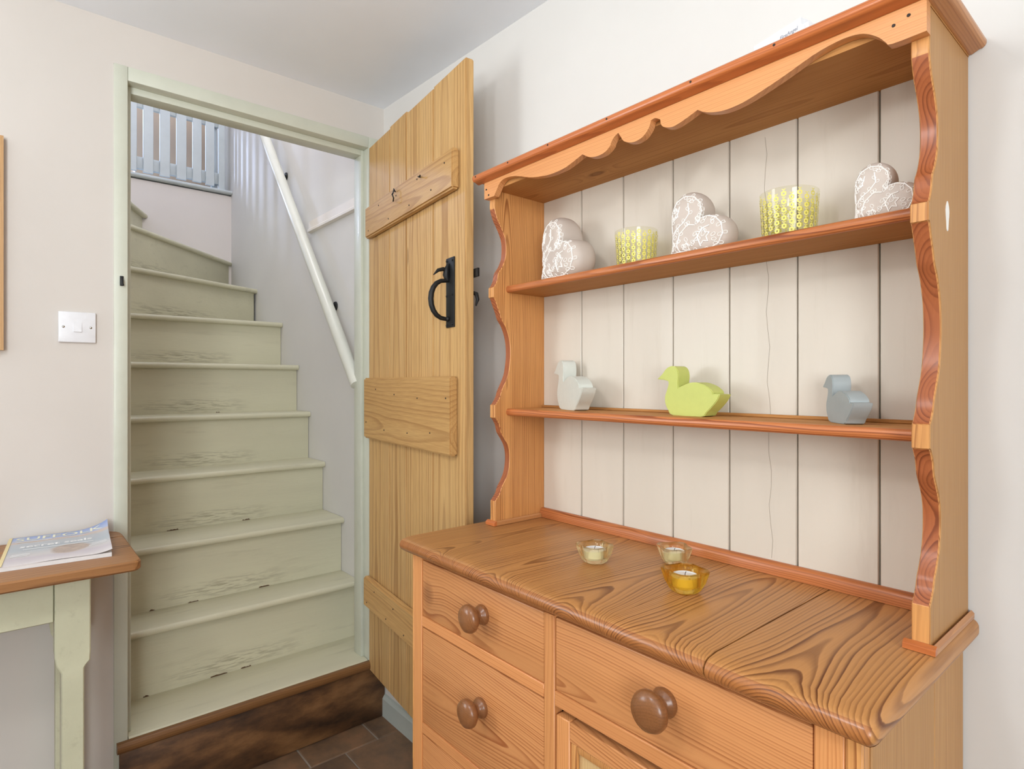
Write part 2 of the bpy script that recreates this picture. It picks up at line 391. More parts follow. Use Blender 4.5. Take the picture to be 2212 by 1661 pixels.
def cover_mat():
    """magazine cover print: blue sky, land strip, grey-blue water, pale sand; brown seal patch (flat print)"""
    m, nt, b = new_mat('magazine_cover_print'); N = NB(nt)
    tc = N.n('ShaderNodeTexCoord').outputs['Object']; sp = N.n('ShaderNodeSeparateXYZ'); N.l(tc, sp.inputs[0])
    wob = N.math('MULTIPLY', N.math('SUBTRACT', N.noise(tc, 25, 4), 0.5), 0.03)
    t = N.math('DIVIDE', N.math('ADD', N.math('ADD', sp.outputs[0], wob), 0.1485), 0.297)
    c = N.ramp(t, [(0.0, lin((126, 150, 205))), (0.16, lin((165, 180, 212))), (0.21, lin((198, 176, 160))), (0.27, lin((176, 180, 186))), (0.5, lin((168, 178, 186))), (0.72, lin((196, 192, 192))), (0.82, lin((188, 180, 188))), (1.0, lin((214, 208, 208)))])
    dx = N.math('DIVIDE', N.math('SUBTRACT', sp.outputs[0], 0.045), 0.05); dy = N.math('DIVIDE', N.math('SUBTRACT', sp.outputs[1], 0.022), 0.042)
    dd = N.math('ADD', N.math('ADD', N.math('MULTIPLY', dx, dx), N.math('MULTIPLY', dy, dy)), N.math('MULTIPLY', wob, 34))
    c = N.mix(N.ramp(dd, [(0.6, 1.0), (1.0, 0.0)]), c, N.mix(N.noise(tc, 60, 4), lin((120, 104, 100)), lin((206, 184, 166))))
    N.l(c, b.inputs['Base Color']); b.inputs['Roughness'].default_value = 0.3; return m
M['cover'] = cover_mat()
M['mag_text'] = plain('cream_print', (236, 234, 206), 0.4)
M['mag_white'] = plain('white_print', (240, 240, 240), 0.4)
M['mag_gold'] = plain('gold_spine_print', (222, 204, 150), 0.4)
M['paper'] = plain('page_paper', (226, 224, 222), 0.6)

# ------------------------------------------------------------------ room shell
RX, RY, UP = 3.8, -3.2, 4.8
XB = -2.02                                     # stair back wall
def S(o): o['kind'] = 'structure'; return o
S(boxes('wall_left', [(-0.1, 0, RY, -2.6, 0, 2.163), (-0.1, 0, -1.8, -0.854, 0, 2.163), (-0.1, 0, -2.6, -1.8, 0, 0.95), (-0.1, 0, -2.6, -1.8, 2.1, 2.163), (-0.1, 0, -0.025, 0, 0, 2.163), (-0.1, 0, RY, 0, 2.163, UP)], M['wall']))
S(boxes('wall_back', [(-3.6, RX, 0, 0.1, 0, UP)], M['wall_back']))
# room walls behind the camera, with their window openings
S(boxes('wall_front', [(0, RX, RY - 0.2, RY, 0, 2.4)], M['wall']))
S(boxes('wall_right', [(RX, RX + 0.2, RY - 0.2, -2.85, 0, 2.4), (RX, RX + 0.2, -1.65, 0.1, 0, 2.4), (RX, RX + 0.2, -2.85, -1.65, 0, 0.85), (RX, RX + 0.2, -2.85, -1.65, 2.05, 2.4)], M['wall']))
bm = bmesh.new()
zc = lambda x: 2.286 - 0.032 * x
vs = [bm.verts.new(p) for p in ((0, RY, zc(0)), (RX, RY, zc(RX)), (RX, 0, zc(RX)), (0, 0, zc(0)), (0, RY, 2.42), (RX, RY, 2.42), (RX, 0, 2.42), (0, 0, 2.42))]
for f in ((0, 3, 2, 1), (4, 5, 6, 7), (0, 1, 5, 4), (1, 2, 6, 5), (2, 3, 7, 6), (3, 0, 4, 7)): bm.faces.new([vs[i] for i in f])
S(finish('ceiling', bm, M['ceiling']))
def window(name, axis, pos, a0, a1, z0, z1):
    w = thing(name, 'white framed window letting daylight into the room', None, ((a0 + a1) / 2 if axis == 'Y' else pos, pos if axis == 'Y' else (a0 + a1) / 2, z0), kind='structure')
    def bar(nm, b0, b1, c0, c1, d=0.05, mat=None):
        if axis == 'Y': box(nm, b0, b1, pos - d / 2, pos + d / 2, c0, c1, mat or M['white'], w)
        else: box(nm, pos - d / 2, pos + d / 2, b0, b1, c0, c1, mat or M['white'], w)
    bar('frame_jamb', a0, a0 + 0.05, z0, z1); bar('frame_jamb', a1 - 0.05, a1, z0, z1)
    bar('frame_rail', a0 + 0.05, a1 - 0.05, z0, z0 + 0.05); bar('frame_rail', a0 + 0.05, a1 - 0.05, z1 - 0.05, z1)
    mid = (a0 + a1) / 2; bar('mullion', mid - 0.025, mid + 0.025, z0 + 0.05, z1 - 0.05)
    bar('pane', a0 + 0.05, mid - 0.025, z0 + 0.05, z1 - 0.05, 0.006, M['pane']); bar('pane', mid + 0.025, a1 - 0.05, z0 + 0.05, z1 - 0.05, 0.006, M['pane'])
window('window_1', 'X', -0.07, -2.6, -1.8, 0.95, 2.1)
window('window_2', 'X', RX + 0.15, -2.85, -1.65, 0.85, 2.05)
# stairwell and landing shell
S(boxes('wall_stair_left', [(-1.05, -0.1, -1.02, -0.92, 0, UP), (-1.15, -1.05, -2.6, -0.92, 0, UP)], M['stairwall']))
S(boxes('wall_stair_back', [(XB - 0.1, XB, -2.5, 0, 0, 2.44)], M['stairwall']))
S(boxes('wall_landing_left', [(-3.6, -1.05, -2.6, -2.5, 0, UP)], M['stairwall']))
S(boxes('wall_landing_back', [(-3.7, -3.6, -2.6, -2.3, 0, UP), (-3.7, -3.6, -1.2, 0.1, 0, UP), (-3.7, -3.6, -2.3, -1.2, 0, 2.85), (-3.7, -3.6, -2.3, -1.2, 4.0, UP)], M['landing']))
S(boxes('ceiling_landing', [(-3.7, 0, -2.6, 0.1, UP, UP + 0.05)], M['ceiling']))
S(boxes('floor_landing', [(-3.6, XB - 0.1, -2.5, 0, 2.40, 2.466), (XB, -1.05, -2.5, -0.94, 2.40, 2.46)], M['stair']))
window('window_3', 'X', -3.64, -2.3, -1.2, 2.85, 4.0)
S(boxes('wall_landing_side', [(-2.5, -2.4, -0.47, 0, 2.466, UP)], M['landing']))

# floor: clay tiles laid in running bond on a grout bed
fl = S(boxes('floor', [(-3.7, RX, RY, 0, -0.06, -0.004)], M['grout']))
me_tiles = {}
xs = [0.0, 0.133]
while xs[-1] < RX: xs.append(min(RX, xs[-1] + 0.24))
for i in range(len(xs) - 1):
    if xs[i + 1] - xs[i] < 0.02: continue
    y = -0.092 if i % 2 == 0 else -0.214
    ys = [0.0, y]
    while ys[-1] > RY: ys.append(max(RY, ys[-1] - 0.24))
    for j in range(len(ys) - 1):
        dx, dy = xs[i + 1] - xs[i] - 0.005, ys[j] - ys[j + 1] - 0.005
        if dx < 0.02 or dy < 0.02: continue
        key = (round(dx, 3), round(dy, 3))
        if key not in me_tiles:
            bm = bmesh.new(); bm_box(bm, -dx / 2, dx / 2, -dy / 2, dy / 2, -0.018, 0.0)
            bmesh.ops.recalc_face_normals(bm, faces=bm.faces)
            bmesh.ops.bevel(bm, geom=[e for e in bm.edges if all(v.co.z > -0.001 for v in e.verts)], offset=0.003, segments=1, affect='EDGES')
            me = bpy.data.meshes.new('tile'); bm.to_mesh(me); bm.free(); me.materials.append(M['tile']); me_tiles[key] = me
        o = bpy.data.objects.new('tile', me_tiles[key]); COL.objects.link(o); o.parent = fl
        o.location = Vector(((xs[i] + xs[i + 1]) / 2, (ys[j] + ys[j + 1]) / 2, random.uniform(-0.0015, 0.001))) - BASE['floor'][0]
        o.rotation_euler = (random.uniform(-.004, .004), random.uniform(-.004, .004), 0)

# skirting along the dresser wall (chamfered top)
o = prism('baseboard_back', [(0, 0), (-0.014, 0), (-0.014, 0.066), (-0.006, 0.078), (0, 0.08)], 'X', 0.002, 0.84, M['skirt'], None, None); S(o)

# ------------------------------------------------------------------ doorway frame
fr = thing('trim_1', 'sage green painted door frame around the foot of the stairs', None, (0, -0.44, 0), kind='structure')
box('jamb', -0.09, 0.006, -0.854, -0.82, 0, 2.163, M['sage'], fr, 0.003)
box('jamb', -0.09, 0.006, -0.065, -0.025, 0.2, 2.163, M['sage'], fr, 0.003)
box('head', -0.09, 0.0058, -0.82, -0.065, 2.122, 2.1628, M['sage'], fr, 0.002)
box('door_stop', -0.09, -0.032, -0.82, -0.808, 0.224, 2.122, M['sage'], fr, 0.0015)
box('door_stop', -0.09, -0.032, -0.077, -0.065, 0.224, 2.122, M['sage'], fr, 0.0015)
box('door_stop', -0.09, -0.032, -0.808, -0.077, 2.102, 2.122, M['sage'], fr, 0.0015)
# iron latch keep on the jamb
kp = thing('latch_keep', 'small black iron latch keep on the sage door jamb', 'latch keep', (0.006, -0.834, 1.54))
box('keep_plate', 0.0062, 0.010, -0.840, -0.831, 1.528, 1.556, M['iron'], kp, 0.001)
tube('keep_hook', [(0.008, -0.836, 1.545), (0.018, -0.836, 1.545), (0.02, -0.836, 1.535), (0.018, -0.834, 1.528)], 0.0035, M['iron'], kp, 8)

# ------------------------------------------------------------------ staircase
st = thing('staircase', 'sage painted winding staircase rising behind the open doorway', 'staircase', (-1.0, -0.46, 0))
NEW = (-1.05, -0.92); RISE = 0.2225; TT = 0.024
heights = [0.224, 0.452, 0.680, 0.897, 1.115, 1.337, 1.562, 1.786, 2.018, 2.24]
nx = [0.0, -0.205, -0.352, -0.548, -0.717, -0.865, -1.09]
lines = [((x, -0.002), (x, -0.918)) for x in nx] + [((-1.507, -0.002), NEW), ((XB + 0.002, -0.002), NEW), ((XB + 0.002, -0.47), NEW)]
def nosed(poly_front, poly_back, z, name='tread'):
    """tread slab: front edge line a-b carries a rounded nosing, back edge line c-d"""
    (a, b), back = poly_front, poly_back
    a, b = Vector(a), Vector(b); d = (b - a).normalized(); out = Vector((-d.y, d.x))
    mid = sum((Vector(p) for p in back), Vector((0, 0))) / len(back)
    if (mid - a).dot(out) > 0: out = -out
    bm = bmesh.new(); prof = [(0.0, 0.0)] + [(0.010 * math.cos(t), -TT / 2 + TT / 2 * math.sin(t)) for t in [math.pi / 2 - math.pi * k / 6 for k in range(7)]] + [(0.0, -TT)]
    colA = [bm.verts.new((a.x + out.x * (p[0]), a.y + out.y * p[0], z + p[1])) for p in prof[1:-1]]
    colB = [bm.verts.new((b.x + out.x * (p[0]), b.y + out.y * p[0], z + p[1])) for p in prof[1:-1]]
    for k in range(len(colA) - 1): bm.faces.new((colA[k], colB[k], colB[k + 1], colA[k + 1]))
    bt = [bm.verts.new((p[0], p[1], z)) for p in back]; bb_ = [bm.verts.new((p[0], p[1], z - TT)) for p in back]
    bm.faces.new([colA[0], colB[0]] + bt); bm.faces.new([colA[-1], colB[-1]] + bb_)
    bm.faces.new([colB[0]] + colB[1:] + [bb_[0], bt[0]]); bm.faces.new([colA[0]] + colA[1:] + [bb_[-1], bt[-1]])
    for i in range(len(back) - 1): bm.faces.new((bt[i], bt[i + 1], bb_[i + 1], bb_[i]))
    return finish(name, bm, M['stair'], st, 50)
OV = 0.02
def riser_line(k):
    (a, b) = lines[k]; a, b = Vector(a), Vector(b); d = (b - a).normalized(); n = Vector((-d.y, d.x))
    if n.dot(Vector((-1, -0.35))) < 0: n = -n
    return a + n * OV, b + (n * OV if k < 7 else n * 0.004)
for k in range(1, 10):
    ra, rb = riser_line(k); z1 = heights[k] - TT; z0 = heights[k - 1]
    d = (rb - ra).normalized(); n = Vector((-d.y, d.x))
    if n.dot(Vector((-1, -0.35))) < 0: n = -n
    q = [ra, rb, rb + n * 0.012, ra + n * 0.012]
    if k in (8, 9): q = [Vector((max(p.x, XB + 0.003), min(p.y, -0.003))) for p in q]
    bm = bmesh.new(); bm_prism(bm, [(p.x, p.y) for p in q], 'Z', z0 - 0.002, z1); finish('riser', bm, M['riser'], st)
for k in range(0, 10):
    f = lines[k]
    if k == 0: back = [(-0.235, -0.918), (-0.235, -0.002)]; f = ((-0.004, -0.067), (-0.004, -0.818)); back = [(-0.095, -0.818), (-0.095, -0.918), (-0.235, -0.918), (-0.235, -0.002), (-0.095, -0.002), (-0.095, -0.067)]
    elif k < 6: back = [(nx[k + 1] - 0.03, -0.918), (nx[k + 1] - 0.03, -0.002)]
    elif k == 6: back = [(-1.09, -0.919), (-1.53, -0.002)]
    elif k == 7: back = [(XB + 0.002, -0.03), (XB + 0.002, -0.002)]
    elif k == 8: back = [(XB + 0.002, -0.50)]
    else: back = [(-1.06, -0.935), (XB + 0.002, -0.935)]
    if k == 7: nosed((f[0], f[1]), [(-1.052, -0.925), (XB + 0.002, -0.03), (XB + 0.002, -0.002)], heights[k])
    elif k == 8: nosed((f[0], f[1]), [(-1.06, -0.93), (XB + 0.003, -0.50)], heights[k])
    else: nosed(f, back, heights[k])
# chips where the paint has come off along the foot of the risers
CH = plain('bare_wood_chip', (92, 66, 40), 0.8); rc = random.Random(11)
for (k, yc_, w_) in ((1, -0.52, 0.05), (1, -0.43, 0.03), (1, -0.74, 0.012), (2, -0.57, 0.03), (2, -0.32, 0.035), (2, -0.70, 0.012), (3, -0.60, 0.035), (3, -0.33, 0.025), (3, -0.78, 0.008), (5, -0.36, 0.012)):
    xr = nx[k] - OV; z_ = heights[k - 1]
    top_ = [(yc_ - w_ / 2 + w_ * q / 6, z_ + 0.0004 + rc.uniform(0.0015, 0.005)) for q in range(7)]
    prism('paint_chip', [(yc_ - w_ / 2 - 0.003, z_ + 0.0004)] + top_ + [(yc_ + w_ / 2 + 0.003, z_ + 0.0004)], 'X', xr, xr + 0.0012, CH, st, None)
# brown bottom nosing and stained bottom riser
prism('bottom_nosing', [(0.0065, 0.222)] + [(0.020 + 0.008 * math.cos(t), 0.208 + 0.014 * math.sin(t)) for t in [math.pi / 2 - math.pi * k / 6 for k in range(7)]] + [(0.0065, 0.194)], 'Y', -0.848, -0.03, M['threshold'], st, 50, label='brown wooden nosing of the bottom step')
box('bottom_riser', 0.0065, 0.016, -0.842, -0.004, 0.0012, 0.194, M['stain'], st, 0.002, label='dark stained wooden bottom riser')
# landing nosing over the stair back wall
prism('trim_2', [(XB - 0.1, 2.447), (XB - 0.1, 2.469)] + [(XB + 0.02 + 0.011 * math.cos(t), 2.458 + 0.011 * math.sin(t)) for t in [math.pi / 2 - math.pi * k / 6 for k in range(7)]], 'Y', -2.45, -0.001, M['picket'], None, 50)['kind'] = 'structure'
# cream moulding on the stair wall
prism('trim_3', [(-0.001, 2.007), (-0.010, 2.005), (-0.010, 1.972), (-0.016, 1.966), (-0.016, 1.956), (-0.001, 1.952)], 'X', -0.712, -0.092, M['moulding'], None, 30)['kind'] = 'structure'

# balustrade of flat pickets on the landing edge
bal = thing('picket_balustrade', 'pale grey painted picket balustrade at the landing edge above the stairs', 'balustrade', (XB, -0.6, 2.469))
box('bottom_rail', XB - 0.045, XB - 0.019, -1.4, -0.03, 2.507, 2.578, M['picket'], bal, 0.003)
box('top_rail', XB - 0.045, XB - 0.019, -1.4, -0.03, 2.868, 2.94, M['picket'], bal, 0.003)
box('gap_shade_strip', XB - 0.075, XB - 0.046, -0.105, -0.072, 2.470, 3.0, M['picket'], bal, 0.003)  # added strip standing in for the shadow in the last picket gap
ye = -0.036
edges = [(-0.074, -0.036), (-0.148, -0.098), (-0.221, -0.171), (-0.309, -0.255), (-0.397, -0.343), (-0.482, -0.430), (-0.567, -0.514)]
for k in range(9): edges.append((-0.652 - 0.087 * k, -0.599 - 0.087 * k))
for i, (y0, y1) in enumerate(edges):
    z0 = 2.488 + random.uniform(-0.004, 0.004) if i else 2.472
    box('picket', XB - 0.0185, XB - 0.002, y0, y1, z0, 3.02, M['picket'], bal, 0.002, 1)

# handrail with brackets
hr = thing('handrail', 'round pale painted wooden handrail along the stair wall', 'handrail', (-0.12, -0.07, 1.28))
p0, p1 = Vector((-0.085, -0.068, 1.243)), Vector((-1.42, -0.068, 2.85))
bm = bmesh.new(); dd = (p1 - p0).normalized()
bm_tube(bm, [p0, p0 + dd * 0.02, p1], [0.0235, 0.0245, 0.0245], 20)
finish('pole', bm, M['rail'], hr, 50)
for bx in (-0.43, -1.03):
    c = p0 + dd * ((bx + 0.085) / dd.x)
    bm = bmesh.new(); bm_tube(bm, [(bx, -0.001, c.z - 0.075), (bx, -0.035, c.z - 0.075), (bx, -0.062, c.z - 0.055), (bx, -0.068, c.z - 0.02)], 0.006, 8)
    xf_b = lathe_bm([(0, 0), (0.02, 0), (0.018, 0.006), (0, 0.007)], 16); xf(xf_b, Matrix.Translation((bx, -0.001, c.z - 0.075)) @ Matrix.Rotation(math.pi / 2, 4, 'X'))
    finish('bracket', bm, M['iron'], hr, 50); finish('bracket_rose', xf_b, M['iron'], hr, 50)

# ------------------------------------------------------------------ plank door, open against the wall
H0 = Vector((0.0, -0.065, 0.0)); E0 = Vector((0.741, -0.154, 0.0)); ang = math.atan2(E0.y - H0.y, E0.x - H0.x); DL = (E0 - H0).length
dr = thing('door_1', 'old honey pine ledged plank door standing open, with black iron latch', None, (H0.x, H0.y, 0.19), ang, kind='structure')
DB = 0.19                                     # local z = world z - DB; local y<0 is towards the room
planks = [(0.012, 0.212), (0.2145, 0.353), (0.3575, 0.549), (0.5535, DL)]
for i, (a, b) in enumerate(planks):
    top = 1.929 + (0.0, 0.006, -0.002, 0.001)[i]
    bm = bmesh.new(); bm_box(bm, a, b, 0.0, 0.026, 0.0, top)
    bmesh.ops.recalc_face_normals(bm, faces=bm.faces); bmesh.ops.bevel(bm, geom=list(bm.edges), offset=0.003, segments=2, affect='EDGES')
    finish('plank', bm, M['door_z'], dr, 40)
box('plank_joint_tongue', 0.02, DL - 0.02, 0.009, 0.017, 0.004, 1.92, M['dark'], dr)
for (z0, z1, a, b) in ((1.585, 1.696, 0.035, 0.715), (0.86, 1.078, 0.022, 0.705), (0.245, 0.352, 0.018, 0.70)):
    bm = bmesh.new(); bm_box(bm, a, b, -0.024, -0.0005, z0, z1); bmesh.ops.recalc_face_normals(bm, faces=bm.faces)
    bmesh.ops.bevel(bm, geom=list(bm.edges), offset=0.005, segments=2, affect='EDGES'); finish('ledge', bm, M['ledge'], dr, 40)
    zc_ = (z0 + z1) / 2
    for k in range(8):
        s_ = a + 0.04 + (b - a - 0.08) * k / 7 + random.uniform(-.015, .015); zz = zc_ + (1 if k % 2 else -1) * (z1 - z0) * random.uniform(.2, .32)
        n_ = lathe_bm([(0, 0), (0.0028, 0), (0.0022, 0.0012), (0, 0.0014)], 8); xf(n_, Matrix.Translation((s_, -0.024, zz)) @ Matrix.Rotation(math.pi / 2, 4, 'X')); finish('nail', n_, M['nail'], dr, 50)
# two iron hooks in the top ledge
tube('coat_hook', [(0.325, -0.026, 1.678), (0.332, -0.034, 1.684), (0.342, -0.037, 1.678), (0.338, -0.039, 1.668), (0.331, -0.039, 1.665), (0.340, -0.041, 1.660), (0.346, -0.040, 1.650), (0.336, -0.037, 1.643), (0.324, -0.033, 1.647)], 0.0022, M['iron'], dr, 6)
tube('coat_hook', [(0.512, -0.024, 1.672), (0.520, -0.034, 1.669), (0.534, -0.036, 1.664), (0.538, -0.036, 1.668)], 0.0022, M['iron'], dr, 6)
# thumb latch
lt = box('latch_plate', 0.640, 0.688, -0.004, -0.0004, 1.214, 1.408, M['iron'], dr, 0.001)
def door_child(name, bm, par):                # coordinates in door frame, parent is a part of the door
    o = finish(name, bm, M['iron'], None, 50); o.location = o.location - par.location; o.parent = par; return o
bm = bmesh.new(); pts = [(0.655, -0.004, 1.345)]
for k in range(11):
    t = math.radians(100 + 160 * k / 10); t = math.pi * k / 10; pts.append((0.655, -0.008 - 0.050 * math.sin(t) ** 0.8, 1.291 + 0.054 * math.cos(t)))
pts.append((0.655, -0.004, 1.237)); bm_tube(bm, pts, [0.005] + [0.0055 + 0.0022 * math.sin(math.pi * k / 10) for k in range(11)] + [0.005], 10); door_child('handle', bm, lt)
bm = bmesh.new(); bm_tube(bm, [(0.658, -0.004, 1.392), (0.657, -0.010, 1.378), (0.656, -0.012, 1.36), (0.655, -0.008, 1.345)], [0.004, 0.0075, 0.0095, 0.006], 10); door_child('handle_leaf', bm, lt)
bm = bmesh.new(); bm_tube(bm, [(0.655, -0.004, 1.368), (0.655, -0.020, 1.376), (0.655, -0.036, 1.371), (0.655, -0.050, 1.357)], [0.005, 0.006, 0.005, 0.0012], 8); door_child('thumb_lever', bm, lt)
bm = bmesh.new(); bmesh.ops.create_uvsphere(bm, u_segments=12, v_segments=8, radius=0.0075); bmesh.ops.translate(bm, verts=bm.verts, vec=(0.656, -0.007, 1.238)); door_child('handle_foot', bm, lt)
for (s_, z_) in ((0.646, 1.400), (0.680, 1.399), (0.646, 1.302), (0.680, 1.304), (0.646, 1.220), (0.680, 1.222)):
    bm = bmesh.new(); bmesh.ops.create_uvsphere(bm, u_segments=8, v_segments=6, radius=0.0032); bmesh.ops.translate(bm, verts=bm.verts, vec=(s_, -0.0045, z_)); door_child('rivet', bm, lt)
box('latch_bar', 0.70, DL + 0.016, 0.0275, 0.034, 1.345, 1.368, M['iron'], dr, 0.001)
tube('latch_catch', [(DL - 0.03, 0.028, 1.31), (DL - 0.004, 0.036, 1.30), (DL + 0.002, 0.036, 1.285), (DL - 0.004, 0.034, 1.268)], [0.005, 0.006, 0.005, 0.002], M['iron'], dr, 8)

# ------------------------------------------------------------------ dresser base
DX0, DX1, YF = 0.862, 1.788, -0.390
db = thing('dresser_base', 'polished pine dresser base with drawers, round knobs and a plank worktop', 'dresser', ((DX0 + DX1) / 2, -0.2, 0))
# worktop: planks running front to back with rounded front edge
Zt = 0.905; t_ = 0.030
def top_profile():
    f = -0.4175
    return [(-0.003, Zt), (-0.003, Zt - t_)] + [(f + 0.010, Zt - t_)] + [(f + 0.015 + 0.0155 * math.cos(math.radians(a)), Zt - t_ * 0.54 + t_ * 0.46 * math.sin(math.radians(a))) for a in range(265, 85, -15)] + [(f + 0.03, Zt - 0.0004)]
wx = [0.846, 1.064, 1.262, 1.4505, 1.6135, 1.807]
wt = thing('worktop', None, None); wt.parent = db; wt.location = Vector((1.3265, -0.2, Zt - t_)) - BASE['dresser_base'][0]; BASE['worktop'] = (Vector((1.3265, -0.2, Zt - t_)), False)
for i in range(5):
    g = 0.0012 if i == 3 else 0.0003
    bm = bmesh.new(); x0, x1 = wx[i] + (0.0003 if i != 4 else 0.0012), wx[i + 1] - g
    secs = [(x0, 0.0), (x1, 0.0)]
    rr = 0.0115
    if i == 0: secs = [(x0 + rr * (1 - math.cos(math.radians(t))), rr * (1 - math.sin(math.radians(t)))) for t in (0, 15, 35, 55, 75, 90)] + [(x1, 0.0)]
    if i == 4: secs = [(x0, 0.0)] + [(x1 - rr * (1 - math.cos(math.radians(t))), rr * (1 - math.sin(math.radians(t)))) for t in (90, 75, 55, 35, 15, 0)]
    zm = Zt - t_ / 2; cols = []
    for (xx, ins) in secs:
        k_ = 1 - ins / (t_ / 2)
        cols.append([bm.verts.new((xx, y + (ins if y < -0.3 else 0), zm + (z - zm) * k_)) for y, z in top_profile()])
    for A_, B_ in zip(cols, cols[1:]):
        for q in range(len(A_)): bm.faces.new((A_[q], B_[q], B_[(q + 1) % len(A_)], A_[(q + 1) % len(A_)]))
    bm.faces.new(cols[0]); bm.faces.new(cols[-1])
    face_mat(finish('plank', bm, M['top'], wt, 40), M['edge_y'], lambda p: p.normal.y < -0.5 and abs(p.normal.x) < 0.7)
# carcass: side boards, stiles, rails
for (y0, y1) in ((-0.3695, -0.146), (-0.1445, -0.004)):
    box('side_board', DX1 - 0.017, DX1, y0, y1, 0.0, 0.8745, M['tan_z'], db, 0.0012, 1)
    box('side_board', DX0, DX0 + 0.017, y0, y1, 0.0, 0.8745, M['tan_z'], db, 0.0012, 1)
box('corner_post', 1.768, DX1 - 0.002, YF, -0.370, 0.0, 0.8745, M['rack_z'], db, 0.0015, 1)
box('corner_post', DX0 + 0.002, 0.870, YF, -0.370, 0.0, 0.8745, M['rack_z'], db, 0.0015, 1)
box('stile', 0.8705, 0.9025, YF, YF + 0.02, 0.0, 0.8745, M['front_z'], db, 0.0012, 1)
box('stile', 1.7355, 1.7675, YF, YF + 0.02, 0.0, 0.8745, M['front_z'], db, 0.0012, 1)
box('stile', 1.2935, 1.3185, YF, YF + 0.02, 0.0, 0.862, M['front_z'], db, 0.0012, 1, label='upright between the drawer stacks')
RM = wood('rail_pine', (216, 148, 92), (176, 98, 50), 'X', 280, 0.36, 0.008, 0.6, 0.15, 0.25, 0.005, 0.4)
box('rail', 0.903, 1.735, YF - 0.001, YF + 0.02, 0.864, 0.8745, RM, db, 0.0025, 2)
for z0, z1 in ((0.716, 0.7385), (0.482, 0.504), (0.235, 0.257), (0.05, 0.07)): box('rail', 0.903, 1.293, YF, YF + 0.02, z0, z1, RM, db, 0.0012, 1)
for z0, z1 in ((0.7135, 0.738), (0.05, 0.07)): box('rail', 1.319, 1.735, YF, YF + 0.02, z0, z1, RM, db, 0.0012, 1)
box('inner_back', 0.88, 1.77, -0.34, -0.335, 0.05, 0.87, M['dark'], db)
for i_, (xa, xb_) in enumerate(((DX0, DX1),)): box('plinth', xa, xb_, YF + 0.004, YF + 0.02, 0.0, 0.05, RM, db)
KNOB = [(0, 0), (0.0185, 0), (0.0195, 0.003), (0.0175, 0.008), (0.0125, 0.011), (0.0105, 0.016), (0.0125, 0.021), (0.0215, 0.025), (0.0262, 0.031), (0.0265, 0.036), (0.0235, 0.042), (0.015, 0.0455), (0, 0.0468)]
def knob(parent, x, z, y, s=1.0):
    bm = lathe_bm([(r * s, h * s) for r, h in KNOB], 32); xf(bm, Matrix.Translation((x, y, z)) @ Matrix.Rotation(math.pi / 2, 4, 'X'))
    finish('knob', bm, M['knob'], parent, 60, label='turned brown wooden knob')
def drawer(x0, x1, z0, z1, kx, kz, ks=1.0, inset=0.002, gap=0.0018, topgap=0.004):
    d = box('drawer', x0 + gap, x1 - gap, YF + inset, YF + 0.045, z0 + 0.001, z1 - topgap, M['front_x'], db, 0.002, 2)
    knob(d, kx, kz, YF + inset, ks)
drawer(0.9025, 1.2935, 0.7385, 0.864, 1.122, 0.806, 1.0)
drawer(0.9025, 1.2935, 0.504, 0.716, 1.118, 0.626, 1.0)
drawer(0.9025, 1.2935, 0.257, 0.482, 1.115, 0.37, 1.0)
drawer(0.9025, 1.2935, 0.07, 0.235, 1.115, 0.155, 1.0)
drawer(1.3185, 1.7355, 0.738, 0.864, 1.536, 0.808, 1.06)
# cupboard door under the wide drawer
cd = box('cupboard_door', 1.360, 1.694, YF + 0.0121, YF + 0.018, 0.118, 0.662, M['panel'], db)
cd.name = 'cupboard_door'
def dchild(n, x0, x1, z0, z1, mat):
    box(n, x0, x1, YF + 0.001, YF + 0.021, z0, z1, mat, cd, 0.0015, 1)
dchild('door_stile', 1.322, 1.352, 0.075, 0.700, M['front_z']); dchild('door_stile', 1.702, 1.732, 0.075, 0.700, M['front_z'])
dchild('door_rail', 1.3525, 1.7015, 0.668, 0.700, M['front_x']); dchild('door_rail', 1.3525, 1.7015, 0.075, 0.112, M['front_x'])
bead = M['shelf_x']
for (x0, x1, z0, z1) in ((1.3525, 1.366, 0.112, 0.668), (1.688, 1.7015, 0.112, 0.668), (1.366, 1.688, 0.654, 0.668), (1.366, 1.688, 0.112, 0.126)):
    box('panel_bead', x0, x1, YF + 0.004, YF + 0.012, z0, z1, M['rack_z'], cd, 0.003, 2)

# ------------------------------------------------------------------ plate rack on top of the base
pr = thing('plate_rack', 'pine plate rack with scalloped sides, two shelves and cream plank back', 'plate rack', (1.34, -0.1, 0.905))
SP = [(-0.188, 1.690), (-0.188, 1.671), (-0.1795, 1.648), (-0.172, 1.636), (-0.160, 1.616), (-0.153, 1.597), (-0.1515, 1.575), (-0.1545, 1.553), (-0.165, 1.531), (-0.1755, 1.517), (-0.180, 1.498), (-0.1875, 1.484), (-0.192, 1.480), (-0.192, 1.457), (-0.1875, 1.4535), (-0.1785, 1.434), (-0.172, 1.420), (-0.166, 1.405), (-0.152, 1.386), (-0.1405, 1.355), (-0.1375, 1.322), (-0.140, 1.295), (-0.146, 1.268), (-0.159, 1.243), (-0.167, 1.228), (-0.1715, 1.215), (-0.183, 1.199), (-0.187, 1.196), (-0.187, 1.166), (-0.182, 1.162), (-0.173, 1.148), (-0.168, 1.130), (-0.158, 1.115), (-0.147, 1.098), (-0.141, 1.078), (-0.141, 1.052), (-0.147, 1.026), (-0.158, 1.006), (-0.166, 0.995), (-0.172, 0.980), (-0.183, 0.967), (-0.186, 0.963), (-0.186, 0.9055)]
SP = spline(SP, 32, 3)
side_prof = [(-0.004, 1.730), (-0.188, 1.730)] + SP + [(-0.004, 0.9055)]
RXL, RXR = 0.888, 1.793
